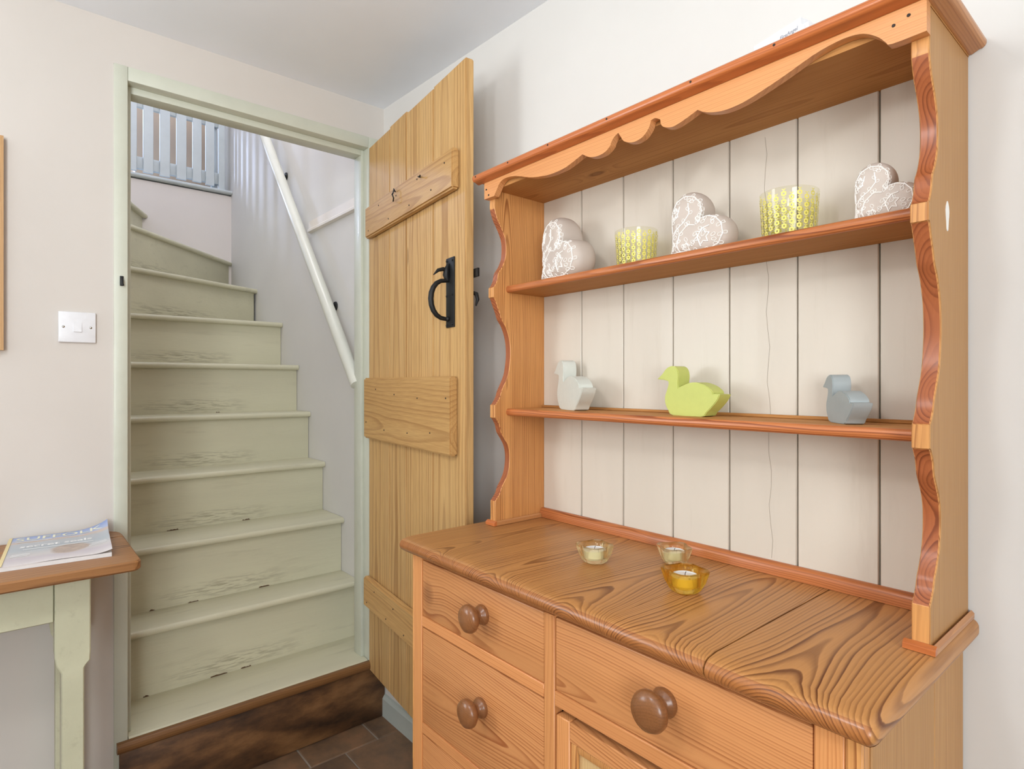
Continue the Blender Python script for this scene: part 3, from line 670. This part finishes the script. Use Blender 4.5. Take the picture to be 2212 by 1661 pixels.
face_mat(prism('side_board', side_prof, 'X', RXL, RXL + 0.019, M['rack_z'], pr, 28, 0.0012), M['edge_z'], lambda p: abs(p.normal.x) < 0.6 and p.normal.y < -0.3 and not any(a_ < p.center.z + 1.318 < b_ for a_, b_ in ((1.456, 1.4815), (1.164, 1.198), (0.9, 0.9645), (1.672, 1.8))))
sdr = face_mat(prism('side_board', side_prof, 'X', RXR - 0.020, RXR, M['rack_z'], pr, 28, 0.0012), M['edge_z'], lambda p: abs(p.normal.x) < 0.6 and p.normal.y < -0.3 and not any(a_ < p.center.z + 1.318 < b_ for a_, b_ in ((1.456, 1.4815), (1.164, 1.198), (0.9, 0.9645), (1.672, 1.8))))
bm = bmesh.new(); bm_prism(bm, [(-0.004, 1.729), (-0.1868, 1.729)] + [(y + 0.0014, z) for y, z in SP] + [(-0.004, 0.908)], 'X', RXR - 0.0002, RXR + 0.0010); finish('outer_veneer', bm, M['tan_z'], pr, label='paler faded outer face of the rack side')
# white filler patch on the outer side
bm = bmesh.new()
pc = [(-0.112 + 0.009 * math.cos(t) * (0.8 + 0.2 * math.sin(3 * t)), 1.476 + 0.0205 * math.sin(t)) for t in [2 * math.pi * k / 18 for k in range(18)]]
bm_prism(bm, pc, 'X', RXR + 0.0009, RXR + 0.0016); finish('filler_patch', bm, M['slip'], pr, label='white patch on the rack side')
# shelves with rounded fronts
IXL, IXR = RXL + 0.0192, RXR - 0.0202
for zt in (1.4885, 1.1870):
    f = -0.151; th = 0.017
    pf = [(-0.026, zt - th), (f + 0.006, zt - th)] + [(f + 0.006 + 0.0065 * math.cos(math.radians(a)), zt - th / 2 + th / 2 * math.sin(math.radians(a))) for a in range(255, 90, -15)] + [(f + 0.006, zt), (-0.026, zt)]
    face_mat(prism('shelf', pf, 'X', IXL, IXR, M['shelf_x'], pr, 40), M['edge_x'], lambda p: p.normal.y < -0.15)
    box('plate_stop', IXL, IXR, -0.0345, -0.0262, zt + 0.0002, zt + 0.006, M['shelf_x'], pr, 0.001, 1)
# cream back boards
bx = [IXL, 1.040, 1.168, 1.299, 1.426, 1.555, 1.684, IXR]
for i in range(7):
    box('back_board', bx[i] + (0.0011 if i else 0), bx[i + 1] - (0.0011 if i < 6 else 0), -0.025, -0.014, 0.9065, 1.728, M['cream'], pr, 0.0016, 1)
box('board_backing', IXL, IXR, -0.0138, -0.006, 0.908, 1.727, M['dark'], pr)
bm = bmesh.new()                              # fine crack down one board
cr = [(1.497 + 0.003 * math.sin(k * 1.7) + 0.012 * (k / 24.0), 1.70 - k * 0.032) for k in range(25)]
for (p, q) in zip(cr, cr[1:]):
    v = [bm.verts.new((p[0] - .0003, -0.0252, p[1])), bm.verts.new((p[0] + .0003, -0.0252, p[1])), bm.verts.new((q[0] + .0003, -0.0252, q[1])), bm.verts.new((q[0] - .0003, -0.0252, q[1]))]; bm.faces.new(v)
finish('board_crack', bm, plain('crack_line', (150, 138, 120), 0.8), pr)
# moulding strip along the worktop at the foot of the back boards
prism('back_strip', [(-0.0255, 0.9056), (-0.0255, 0.9285), (-0.031, 0.9285), (-0.0365, 0.925), (-0.039, 0.918), (-0.039, 0.9056)], 'X', IXL, IXR, M['edge_x'], pr, 40)
# skirt mouldings at the feet of the sides
for (a, b) in ((RXL - 0.008, RXL - 0.0002), (RXL + 0.0192, RXL + 0.0265), (RXR + 0.0012, RXR + 0.0085)):
    prism('foot_moulding', [(a, 0.9056), (b, 0.9056), (b, 0.9125), ((a + b) / 2, 0.9165), (a, 0.9125)], 'Y', -0.1865, -0.04 if a > RXL and a < 1 else -0.004, M['cornice_y'], pr, 40)
for (a, b) in ((RXL - 0.008, RXL + 0.0265), (RXR - 0.028, RXR + 0.0085)):
    prism('foot_moulding', [(-0.1865, 0.9056), (-0.1865, 0.9165), (-0.190, 0.9158), (-0.194, 0.9125), (-0.1945, 0.9056)], 'X', a, b, M['cornice_x'], pr, 40)
# top board, cornice and scalloped valance
box('top_board', IXL, IXR, -0.187, -0.005, 1.7152, 1.7295, M['shelf_x'], pr)
VP = [(0.887, 1.694), (0.925, 1.694), (0.934, 1.705), (0.945, 1.718), (0.959, 1.7245), (0.981, 1.7245), (1.008, 1.719), (1.05, 1.705), (1.082, 1.698), (1.114, 1.694), (1.151, 1.6945), (1.175, 1.699), (1.209, 1.709), (1.228, 1.698), (1.249, 1.694), (1.268, 1.696), (1.281, 1.704), (1.2835, 1.7095), (1.291, 1.718), (1.301, 1.7225), (1.307, 1.713), (1.314, 1.703), (1.328, 1.696), (1.343, 1.694), (1.359, 1.698), (1.371, 1.709), (1.376, 1.721), (1.3845, 1.722), (1.3955, 1.716), (1.3975, 1.706), (1.405, 1.699), (1.421, 1.6945), (1.442, 1.698), (1.470, 1.7065), (1.486, 1.697), (1.510, 1.690), (1.533, 1.6885), (1.562, 1.692), (1.612, 1.705), (1.656, 1.719), (1.688, 1.7245), (1.712, 1.7235), (1.727, 1.718), (1.741, 1.707), (1.749, 1.697), (1.756, 1.692), (1.7945, 1.692)]
prism('valance', [(1.7945, 1.733), (0.887, 1.733)] + spline(VP)[:], 'Y', -0.2035, -0.1885, M['val_x'], pr, 25)
for (vx, vz) in ((0.895, 1.716), (0.904, 1.701), (1.758, 1.715), (1.775, 1.7205)):
    n_ = lathe_bm([(0, 0), (0.0024, 0), (0.002, 0.001), (0, 0.0012)], 8); xf(n_, Matrix.Translation((vx, -0.2034, vz)) @ Matrix.Rotation(math.pi / 2, 4, 'X')); finish('nail', n_, M['nail'], pr, 50)
cpf = lambda s: [(0.0, 1.7335), (0.004 * s, 1.7335), (0.013 * s, 1.7375)] + [(0.0135 * s + 0.0075 * s * math.cos(math.radians(a)), 1.7455 + 0.0085 * math.sin(math.radians(a))) for a in range(-75, 91, 15)] + [(0.0, 1.754)]
prism('cornice', [(-0.2035 - p[0], p[1]) for p in cpf(1)], 'X', 0.866, 1.8155, M['cornice_x'], pr, 40)
prism('cornice', [(1.7945 + p[0], p[1] - 0.0005) for p in cpf(1)], 'Y', -0.2036, -0.002, M['cornice_y'], pr, 40)
prism('cornice', [(0.887 - p[0], p[1] - 0.0005) for p in cpf(1)], 'Y', -0.2036, -0.002, M['cornice_y'], pr, 40)
box('cornice_top', 0.8872, 1.7943, -0.2033, -0.002, 1.7305, 1.7535, M['shelf_x'], pr)
for vx in (0.879, 1.0, 1.13, 1.29, 1.47, 1.61, 1.765):
    n_ = lathe_bm([(0, 0), (0.0022, 0), (0.0018, 0.001), (0, 0.0012)], 8); xf(n_, Matrix.Translation((vx, -0.2242, 1.7465)) @ Matrix.Rotation(math.pi / 2, 4, 'X')); finish('nail', n_, M['nail'], pr, 50)

# ------------------------------------------------------------------ ornaments on the shelves
ZU, ZL = 1.4886, 1.1871
# clay hearts
def heart_outline(n=72):
    pts = []
    for i in range(n):
        t = 2 * math.pi * i / n
        x = 16 * math.sin(t) ** 3; y = 13 * math.cos(t) - 5 * math.cos(2 * t) - 2 * math.cos(3 * t) - math.cos(4 * t)
        x *= 1.03; y = y * 0.98 - 0.6
        pts.append((x / 33.0, (y + 2.5) / 33.0))
    a = math.radians(-47); r = [(x * math.cos(a) - y * math.sin(a), x * math.sin(a) + y * math.cos(a)) for x, y in pts]
    return r
HO = heart_outline(); HB = min(p[1] for p in HO)
HSZ = 0.128; HT = 0.0275
HO = [(x * HSZ, y * HSZ) for x, y in HO]
hang = sorted((math.atan2(y, x), math.hypot(x, y)) for x, y in HO)
def hrad(a):
    for (a0, r0), (a1, r1) in zip(hang, hang[1:] + [(hang[0][0] + 2 * math.pi, hang[0][1])]):
        if a0 <= a <= a1: return r0 + (r1 - r0) * (a - a0) / max(1e-9, a1 - a0)
    return hang[0][1]
def hdepth(s): return HT * (max(0.0, 1 - s ** 5.5)) ** (1 / 2.3)
def heart_bm():
    bm = bmesh.new(); n = len(HO); S_ = [math.sin(math.pi / 2 * k / 12) for k in range(1, 13)]
    def ring(s, sg): return [bm.verts.new((x * s, sg * hdepth(s), y * s)) for x, y in HO]
    fr_ = [ring(s, -1) for s in S_[:-1]]; eq = ring(1.0, -1); bk = [ring(s, 1) for s in S_[:-1]]
    cf = bm.verts.new((0, -HT, 0)); cb = bm.verts.new((0, HT, 0))
    for seq, c in ((fr_ + [eq], cf), (bk + [eq], cb)):
        for i in range(n): bm.faces.new((c, seq[0][i], seq[0][(i + 1) % n]))
        for a, b in zip(seq, seq[1:]):
            for i in range(n): bm.faces.new((a[i], b[i], b[(i + 1) % n], a[(i + 1) % n]))
    return bm
def hproj(x, z):                             # point of the front face, slightly proud
    r = math.hypot(x, z); R_ = hrad(math.atan2(z, x)); s = r / R_
    if s > 0.93: x *= 0.93 / s; z *= 0.93 / s; s = 0.93
    return (x, -hdepth(s) - 0.0004, z)
def vine_bm():
    bm = bmesh.new(); u = HSZ
    def line(pts, r=0.0007):
        fine = []
        for p, q in zip(pts, pts[1:]):
            for k in range(3): fine.append((p[0] + (q[0] - p[0]) * k / 3, p[1] + (q[1] - p[1]) * k / 3))
        fine.append(pts[-1]); bm_tube(bm, [hproj(x * u, z * u) for x, z in fine], r, 5)
    def leaf(x, z, ang, L=0.05, w=0.02):
        pts = []
        for k in range(9):
            t = 2 * math.pi * k / 8; a = L / 2 * (1 - math.cos(t)); b = w * math.sin(t)
            pts.append((x + a * math.cos(ang) - b * math.sin(ang), z + a * math.sin(ang) + b * math.cos(ang)))
        line(pts, 0.0006)
    def vine(pts, step=2, side=1):
        line(pts, 0.0011)
        for i in range(1, len(pts) - 1, 1):
            a = math.atan2(pts[i + 1][1] - pts[i - 1][1], pts[i + 1][0] - pts[i - 1][0])
            sgn = side if i % 2 else -side
            leaf(pts[i][0], pts[i][1], a + sgn * 0.9)
    def flower(x, z, r, n=6):
        pts = []
        for k in range(2 * n + 1):
            rr = r if k % 2 == 0 else r * 0.55; t = math.pi * k / n + 0.3; pts.append((x + rr * math.cos(t), z + rr * math.sin(t)))
        line(pts, 0.0010)
        leaf(x, z, 1.0, r * 0.9, r * 0.25)
    def sp(cx, cz, r, a0, a1, n=9): return arc(cx, cz, r, a0, a1, n)
    out = [(x / HSZ, y / HSZ) for x, y in HO]
    rim = [(x * 0.86, y * 0.86) for x, y in out][::3]
    line(rim + rim[:1], 0.0010)
    for i in range(0, len(rim)):
        a = math.atan2(rim[i][1], rim[i][0]); leaf(rim[i][0] * 0.98, rim[i][1] * 0.98, a + math.pi + 0.7, 0.055, 0.02); leaf(rim[i][0], rim[i][1], a + 0.6, 0.05, 0.018)
    vine([(-0.33, -0.30), (-0.30, -0.12), (-0.18, 0.04), (-0.06, 0.12), (0.02, 0.22), (0.0, 0.36)])
    vine([(-0.12, -0.30), (-0.16, -0.16), (-0.12, -0.02), (0.0, 0.08), (0.1, 0.06)])
    vine([(-0.36, 0.0), (-0.28, 0.14), (-0.16, 0.20), (-0.12, 0.34)], 2, -1)
    vine([(0.30, 0.02), (0.20, 0.0), (0.14, -0.10), (0.18, -0.22)], 2, -1)
    rg_ = random.Random(3)
    for _ in range(20):
        a_ = rg_.uniform(0, 6.28); q_ = rg_.uniform(0.2, 0.76) * hrad((a_ + math.pi) % (2 * math.pi) - math.pi) / HSZ
        leaf(q_ * math.cos(a_), q_ * math.sin(a_), rg_.uniform(0, 6.28), 0.06, 0.02)
    flower(0.20, -0.10, 0.11); flower(-0.28, -0.16, 0.085); flower(-0.20, 0.26, 0.08); flower(-0.03, -0.20, 0.06)
    return bm
me_heart = None
HH = (max(p[1] for p in HO) - min(p[1] for p in HO)) - 0.003
hearts = [('largest taupe clay heart with white vine pattern, standing nearest the plank door', 1.044, -0.088, -13, 0.150 / HH),
          ('taupe clay heart with white vine pattern standing between the two patterned tumblers', 1.398, -0.092, 1, 0.121 / HH),
          ('smallest taupe clay heart with white vine pattern, partly hidden by the scalloped rack side', 1.708, -0.096, -2, 0.088 / HH)]
for i, (lab, x, y, yaw, s) in enumerate(hearts):
    zb = -min(p[1] for p in HO) - 0.003
    h = thing('clay_heart', lab, 'ornament', (x, y, ZU), math.radians(yaw) or 1e-4, 'clay hearts on the upper shelf')
    if i == 0:
        bm = heart_bm(); bmesh.ops.translate(bm, verts=bm.verts, vec=(0, 0, zb))
        for v in bm.verts: v.co.z = max(v.co.z, 0.0006)
        b_ = finish('heart_body', bm, M['clay'], h, 60)
        bm = vine_bm(); bmesh.ops.translate(bm, verts=bm.verts, vec=(0, 0, zb)); 
        for v in bm.verts: v.co.z = max(v.co.z, 0.0008)
        v_ = finish('vine_pattern', bm, M['slip'], h, 60, label='raised white vine and flower pattern'); v_['kind'] = 'stuff'
    else:
        for src in (b_, v_):
            c = src.copy(); COL.objects.link(c); c.parent = h
    h.scale = (s, s, s)
# patterned glass tumblers
def tumbler(lab, x, y, R, Ht, seed):
    t = thing('glass_tumbler', lab, 'tumbler', (x, y, ZU), group='tumblers on the upper shelf')
    Rb = R * 0.90; w = 0.0022
    bm = lathe_bm([(0, 0), (Rb - 0.002, 0), (Rb, 0.002), (R, Ht - 0.001), (R - w / 2, Ht), (R - w, Ht - 0.001), (Rb - w, 0.008), (Rb - 0.008, 0.006), (0, 0.006)], 48)
    xf(bm, Matrix.Translation((x, y, ZU))); finish('glass_body', bm, M['tumbler'], t, 50)
    bm = bmesh.new(); nc = 24; rows = 6
    def pt(ph, z, off=0.0004):
        r = Rb + (R - Rb) * z / Ht + off; return (x + r * math.cos(ph), y + r * math.sin(ph), ZU + z)
    for c in range(nc):
        ph = 2 * math.pi * c / nc
        for k in range(rows):
            z = 0.0065 + (k + (0.5 if c % 2 else 0.0)) * 0.0128
            if z > Ht - 0.006: continue
            ro, ri, seg = 0.0048, 0.0018, 12
            A, B = [], []
            for q in range(seg):
                a = 2 * math.pi * q / seg; rr = ro * (1.0 if q % 2 else 0.78)
                A.append(bm.verts.new(pt(ph + rr * math.cos(a) / R, z + rr * math.sin(a)))); B.append(bm.verts.new(pt(ph + ri * math.cos(a) / R, z + ri * math.sin(a))))
            for q in range(seg): bm.faces.new((A[q], A[(q + 1) % seg], B[(q + 1) % seg], B[q]))
            if z + 0.0075 < Ht - 0.004:
                for sg in (-1, 1):
                    zz = z + 0.0048
                    bm.faces.new([bm.verts.new(pt(ph + u_ / R, zz + w_)) for u_, w_ in ((0.0002 * sg, 0.0), (0.0030 * sg, 0.0022), (0.0024 * sg, 0.0032), (0.0, 0.0014))])
    o = finish('flower_print', bm, M['gold'], t, None, label='printed yellow flowers'); o['kind'] = 'stuff'
tumbler('glass tumbler printed with yellow flowers, between the largest and the middle clay heart', 1.258, -0.094, 0.0435, 0.074, 1)
tumbler('glass tumbler printed with yellow flowers, between the middle and the smallest clay heart', 1.572, -0.094, 0.0455, 0.076, 2)
# wooden ducks
DP = [(-0.84, 0.735), (-0.71, 0.84), (-0.62, 0.935), (-0.53, 0.985), (-0.44, 1.0), (-0.35, 0.97), (-0.295, 0.89), (-0.28, 0.78), (-0.295, 0.66), (-0.29, 0.56), (-0.19, 0.60), (-0.05, 0.65), (0.08, 0.668), (0.21, 0.655), (0.38, 0.60), (0.49, 0.53), (0.53, 0.485), (0.535, 0.45), (0.69, 0.44), (0.64, 0.34), (0.53, 0.215), (0.39, 0.09), (0.26, 0.0), (-0.42, 0.0), (-0.55, 0.10), (-0.625, 0.23), (-0.635, 0.38), (-0.58, 0.52), (-0.545, 0.63), (-0.55, 0.69), (-0.64, 0.715)]
DP = spline(DP + DP[:1], 40, 3)[:-1]
def duck(lab, mat, x, y, yaw, Hh, T):
    d = thing('wooden_duck', lab, 'duck', (x, y, ZL), math.radians(yaw), 'wooden ducks on the lower shelf')
    bm = bmesh.new(); bm_prism(bm, [(a * Hh, b * Hh) for a, b in DP], 'Y', -T / 2, T / 2)
    bmesh.ops.recalc_face_normals(bm, faces=bm.faces)
    bmesh.ops.bevel(bm, geom=[e for e in bm.edges if any(len(f.verts) > 4 for f in e.link_faces)], offset=0.0012, segments=2, affect='EDGES')
    finish('duck_body', bm, mat, d, 35)
duck('large off-white flat wooden duck', M['duck_white'], 1.070, -0.078, -24, 0.117, 0.034)
duck('lime green flat wooden duck', M['duck_green'], 1.393, -0.088, -6, 0.0955, 0.034)
duck('small blue grey flat wooden duck turned towards the wall', M['duck_grey'], 1.662, -0.092, -48, 0.076, 0.028)

# ------------------------------------------------------------------ tea lights on the worktop
def holder(lab, x, y, mat, rot, s=1.0, clab=''):
    h = thing('tea_light_holder', lab, 'candle holder', (x, y, 0.9052), group='flower shaped tea light holders')
    bm = bmesh.new(); n = 64; Zs = 0.9052
    def ring(R, z, amp): return [bm.verts.new((x + s * R * (1 + amp * math.cos(4 * (2 * math.pi * i / n - rot))) * math.cos(2 * math.pi * i / n), y + s * R * (1 + amp * math.cos(4 * (2 * math.pi * i / n - rot))) * math.sin(2 * math.pi * i / n), Zs + z * s)) for i in range(n)]
    rg = [ring(0.0185, 0.0, 0.07), ring(0.0225, 0.004, 0.10), ring(0.0285, 0.016, 0.12), ring(0.0325, 0.030, 0.13), ring(0.0335, 0.034, 0.13), ring(0.0325, 0.0355, 0.12), ring(0.0245, 0.0335, 0.04), ring(0.0215, 0.030, 0.0), ring(0.0205, 0.010, 0.0)]
    for a, b in zip(rg, rg[1:]):
        for i in range(n): bm.faces.new((a[i], a[(i + 1) % n], b[(i + 1) % n], b[i]))
    bm.faces.new(rg[0]); bm.faces.new(rg[-1])
    finish('glass_bowl', bm, mat, h, 60)
    c = thing('tea_light', clab, 'candle', (x, y, 0.9052 + 0.0103 * s), group='tea light candles')
    z = 0.9052 + 0.0103 * s
    bm = lathe_bm([(0, 0), (0.0188 * s, 0), (0.0192 * s, 0.001), (0.0194 * s, 0.0165 * s), (0.0188 * s, 0.0165 * s), (0.0186 * s, 0.0135 * s), (0, 0.0135 * s)], 32); xf(bm, Matrix.Translation((x, y, z))); finish('cup', bm, M['white'], c, 50)
    bm = lathe_bm([(0, 0.0136 * s), (0.0182 * s, 0.0136 * s), (0.0180 * s, 0.0150 * s), (0.003, 0.0147 * s), (0, 0.0147 * s)], 32); xf(bm, Matrix.Translation((x, y, z))); finish('wax', bm, M['wax'], c, 50)
    tube('wick', [(x, y, z + 0.0148 * s), (x + 0.0006, y, z + 0.019 * s), (x + 0.002, y, z + 0.0215 * s)], 0.0006, M['nail'], c, 5)
holder('pale yellow glass flower candle holder nearest the stair door', 1.258, -0.222, M['bowl_pale'], 0.55, 0.98, 'white tea light in the pale holder nearest the stair door')
holder('pale yellow glass flower candle holder nearest the back boards', 1.362, -0.112, M['bowl_pale'], 0.15, 0.94, 'white tea light in the pale holder nearest the back boards')
holder('amber glass flower candle holder in front of the pale ones', 1.462, -0.228, M['bowl_amber'], 0.5, 1.04, 'white tea light in the amber holder')

# ------------------------------------------------------------------ alarm box on top of the rack
al = thing('alarm_unit', 'white plastic alarm box with small grey print on top of the dresser rack', 'alarm', (1.56, -0.085, 1.7540), math.radians(-14))
bm = bmesh.new(); bm_box(bm, -0.066, 0.056, -0.017, 0.017, 0.0, 0.086); bmesh.ops.recalc_face_normals(bm, faces=bm.faces)
bmesh.ops.bevel(bm, geom=[e for e in bm.edges if abs(e.verts[0].co.y - e.verts[1].co.y) > 0.01], offset=0.014, segments=5, affect='EDGES')
bmesh.ops.bevel(bm, geom=[e for e in bm.edges if all(abs(v.co.y - e.verts[0].co.y) < 1e-5 for v in e.verts)], offset=0.004, segments=3, affect='EDGES'); finish('case', bm, M['white'], al, 40)
def text(name, body, size, parent, mat, mtx, align='CENTER', ext=0.0002, shear=0.0, bold=0.0, sx=1.0):
    cu = bpy.data.curves.new(name, 'FONT'); cu.body = body; cu.size = size; cu.align_x = align; cu.extrude = ext; cu.shear = shear; cu.offset = bold; cu.resolution_u = 3
    tmp = bpy.data.objects.new('tmp', cu); COL.objects.link(tmp)
    dg = bpy.context.evaluated_depsgraph_get(); me = bpy.data.meshes.new_from_object(tmp.evaluated_get(dg)); me.name = name
    bpy.data.objects.remove(tmp); bpy.data.curves.remove(cu)
    me.materials.clear(); me.materials.append(mat); me.transform(Matrix.Diagonal((sx, 1, 1, 1)))
    o = bpy.data.objects.new(name, me); COL.objects.link(o); o.parent = parent; o.matrix_local = mtx
    return o
facing = Matrix.Rotation(math.pi / 2, 4, 'X')
text('print_lettering', 'FireAngel', 0.0088, al, M['ink'], Matrix.Translation((0.022, -0.0172, 0.066)) @ facing, shear=0.2)
for k, w_ in enumerate((0.034, 0.020)):
    bm = bmesh.new(); bm_box(bm, 0.022 - w_ / 2, 0.022 + w_ / 2, -0.0173, -0.0170, 0.0605 - 0.005 * k, 0.0617 - 0.005 * k); finish('print_line', bm, M['ink'], al)

# ------------------------------------------------------------------ light switch
sw = thing('light_switch', 'white square light switch on the wall beside the door frame', 'switch', (0, -0.938, 1.403))
box('plate', 0.0005, 0.009, -0.980, -0.896, 1.361, 1.445, M['white'], sw, 0.0025, 3)
bm = bmesh.new(); bm_prism(bm, [(0.0085, 1.3905), (0.0128, 1.3905), (0.0095, 1.4165), (0.0085, 1.4165)], 'Y', -0.9465, -0.9285); finish('rocker', bm, M['white'], sw)
for y_ in (-0.969, -0.908):
    bm = lathe_bm([(0, 0), (0.0034, 0), (0.0028, 0.0012), (0, 0.0016)], 12); xf(bm, Matrix.Translation((0.009, y_, 1.403)) @ Matrix.Rotation(math.pi / 2, 4, 'Y')); finish('screw', bm, M['chrome'], sw, 60)
# ------------------------------------------------------------------ framed picture at the edge of view
pf = thing('picture_frame', 'light oak picture frame hanging on the cream wall above the side table', 'picture', (0.001, -1.33, 1.33))
Y1, Y0, z0, z1 = -1.092, -1.56, 1.334, 1.884
def frame_side(pts): 
    bm = bmesh.new(); A = [bm.verts.new((0.001, p[0], p[1])) for p in pts]; B = [bm.verts.new((0.022, p[0], p[1])) for p in pts]
    bm.faces.new(A); bm.faces.new(B)
    for i in range(4): bm.faces.new((A[i], A[(i + 1) % 4], B[(i + 1) % 4], B[i]))
    finish('frame_side', bm, M['frame'], pf)
fw = 0.024
frame_side([(Y1, z0), (Y1, z1), (Y1 - fw, z1 - fw), (Y1 - fw, z0 + fw)]); frame_side([(Y0, z0), (Y0, z1), (Y0 + fw, z1 - fw), (Y0 + fw, z0 + fw)])
frame_side([(Y0, z1), (Y1, z1), (Y1 - fw, z1 - fw), (Y0 + fw, z1 - fw)]); frame_side([(Y0, z0), (Y1, z0), (Y1 - fw, z0 + fw), (Y0 + fw, z0 + fw)])
box('picture_mount', 0.002, 0.010, Y0 + fw, Y1 - fw, z0 + fw, z1 - fw, M['moulding'], pf)

# ------------------------------------------------------------------ side table and magazine
TZ = 0.833
tb = thing('side_table', 'narrow side table with brown plank top and sage painted legs', 'table', (0.2, -1.3, 0))
def rounded(x0, x1, y0, y1, r, corner):
    pts = [(x0, y0), (x1, y0)]
    if corner == 'front': pts += arc(x1 - r, y1 - r, r, 0, 90, 6) + [(x0, y1)]
    else: pts += [(x1, y1)] + arc(x0 + r, y1 - r, r, 90, 180, 6)
    return pts
for (pp) in (rounded(0.112, 0.398, -1.75, -0.842, 0.022, 'front'), rounded(0.012, 0.1105, -1.75, -0.842, 0.055, 'back')):
    prism('top_plank', pp, 'Z', TZ - 0.024, TZ, M['table'], tb, 40, 0.004)
LEGM = paint('sage_table_paint', (206, 205, 176), 0.45, 0.04, 8, 0.2, dirt=(120, 110, 80), dirt_amt=0.15)
def leg(xf_, yc):
    w = 0.034; n_ = 0.0215
    pr_ = [(yc - n_, 0.0), (yc + n_ + 0.0, 0.0), (yc + n_, 0.582), (yc + n_ + 0.004, 0.588), (yc + w - 0.001, 0.597), (yc + w, 0.62), (yc + w, TZ - 0.0245), (yc - w, TZ - 0.0245), (yc - w, 0.62), (yc - w + 0.003, 0.60), (yc - n_ - 0.003, 0.586), (yc - n_, 0.578)]
    prism('leg', pr_, 'X', xf_ - 0.06, xf_, LEGM, tb, 30, 0.0025)
leg(0.315, -0.968); leg(0.315, -1.63); leg(0.085, -0.968); leg(0.085, -1.63)
box('apron', 0.288, 0.308, -1.596, -1.003, 0.700, TZ - 0.0245, LEGM, tb, 0.002, 1)
box('apron', 0.03, 0.05, -1.596, -1.003, 0.700, TZ - 0.0245, LEGM, tb, 0.002, 1)
box('end_apron', 0.086, 0.254, -0.985, -0.965, 0.700, TZ - 0.0245, LEGM, tb, 0.002, 1)
# magazine: page block, curling cover, printed lettering
mg = thing('magazine', 'magazine with blue coastal cover and curled corner lying on the side table', 'magazine', (0.162, -0.986, TZ + 0.0002), math.radians(-4))
bm = bmesh.new(); bm_box(bm, -0.1475, 0.1475, -0.1045, 0.1035, 0.0, 0.0095); finish('pages', bm, M['paper'], mg)
def lift(x, y):
    c = max(0.0, (y - 0.02) / 0.085); a = max(0.0, (-x - 0.05) / 0.0985)
    e = max(0.0, (y - 0.07) / 0.035)
    return 0.0108 + 0.020 * c ** 2 * (0.25 + 0.75 * min(1, a * 1.0)) + 0.004 * e ** 2 + 0.0012 * math.sin(y * 40 + x * 9) * max(0, (x - 0.08) / 0.07)
bm = bmesh.new(); nx_, ny_ = 18, 16; G = []
for i in range(nx_ + 1):
    row = []
    for j in range(ny_ + 1):
        x = -0.1485 + 0.297 * i / nx_; y = -0.105 + 0.2095 * j / ny_
        row.append(bm.verts.new((x, y, lift(x, y))))
    G.append(row)
low = [[bm.verts.new((v.co.x, v.co.y, v.co.z - 0.0007)) for v in r] for r in G]
for i in range(nx_):
    for j in range(ny_):
        bm.faces.new((G[i][j], G[i + 1][j], G[i + 1][j + 1], G[i][j + 1])); bm.faces.new((low[i][j], low[i][j + 1], low[i + 1][j + 1], low[i + 1][j]))
for i in range(nx_):
    bm.faces.new((G[i][0], low[i][0], low[i + 1][0], G[i + 1][0])); bm.faces.new((G[i][ny_], G[i + 1][ny_], low[i + 1][ny_], low[i][ny_]))
for j in range(ny_):
    bm.faces.new((G[0][j], G[0][j + 1], low[0][j + 1], low[0][j])); bm.faces.new((G[nx_][j], low[nx_][j], low[nx_][j + 1], G[nx_][j + 1]))
cv = finish('cover', bm, M['cover'], mg, 60)
def cover_text(body, size, x, y, mat, align='LEFT', bold=0.0, sx=1.0):
    """lettering that follows the curl of the cover; text runs along +y with its head towards -x"""
    o = text('cover_lettering', body, size, mg, mat, Matrix.Identity(4), align, 0.0, 0, bold, sx)
    bm = bmesh.new(); bm.from_mesh(o.data)
    for _ in range(2):
        bmesh.ops.subdivide_edges(bm, edges=[e for e in bm.edges if e.calc_length() > 0.012], cuts=1)
    for v in bm.verts:
        tx, ty = v.co.x, v.co.y; px, py = x - ty, y + tx
        v.co = (px, py, lift(px, py) + 0.0005)
    bm.to_mesh(o.data); bm.free()
    return o
cover_text('SUFFOLK', 0.050, -0.103, -0.092, M['mag_text'], 'LEFT', 0.0004, 0.90)
cover_text('secret seals', 0.034, -0.018, -0.078, M['mag_white'], 'LEFT', 0.0008, 0.92)
def strip(x, y, w, hgt, mat):
    bm = bmesh.new(); n_ = 6; A = [bm.verts.new((x - hgt / 2, y + w * k / n_, lift(x - hgt / 2, y + w * k / n_) + 0.0005)) for k in range(n_ + 1)]; B = [bm.verts.new((x + hgt / 2, y + w * k / n_, lift(x + hgt / 2, y + w * k / n_) + 0.0005)) for k in range(n_ + 1)]
    for k in range(n_): bm.faces.new((A[k], B[k], B[k + 1], A[k + 1]))
    finish('cover_print_line', bm, mat, mg)
for (x, y, w) in ((-0.088, -0.09, 0.075), (0.004, -0.07, 0.14), (0.050, -0.088, 0.034), (0.059, -0.090, 0.036), (0.068, -0.090, 0.032), (0.034, 0.066, 0.030), (0.044, 0.062, 0.036), (0.054, 0.060, 0.034)):
    strip(x, y, w, 0.005, M['mag_white'])
bm = bmesh.new(); bm_box(bm, -0.1483, 0.1483, -0.1056, -0.0985, 0.0113, 0.0118); finish('spine_band', bm, M['mag_gold'], mg)
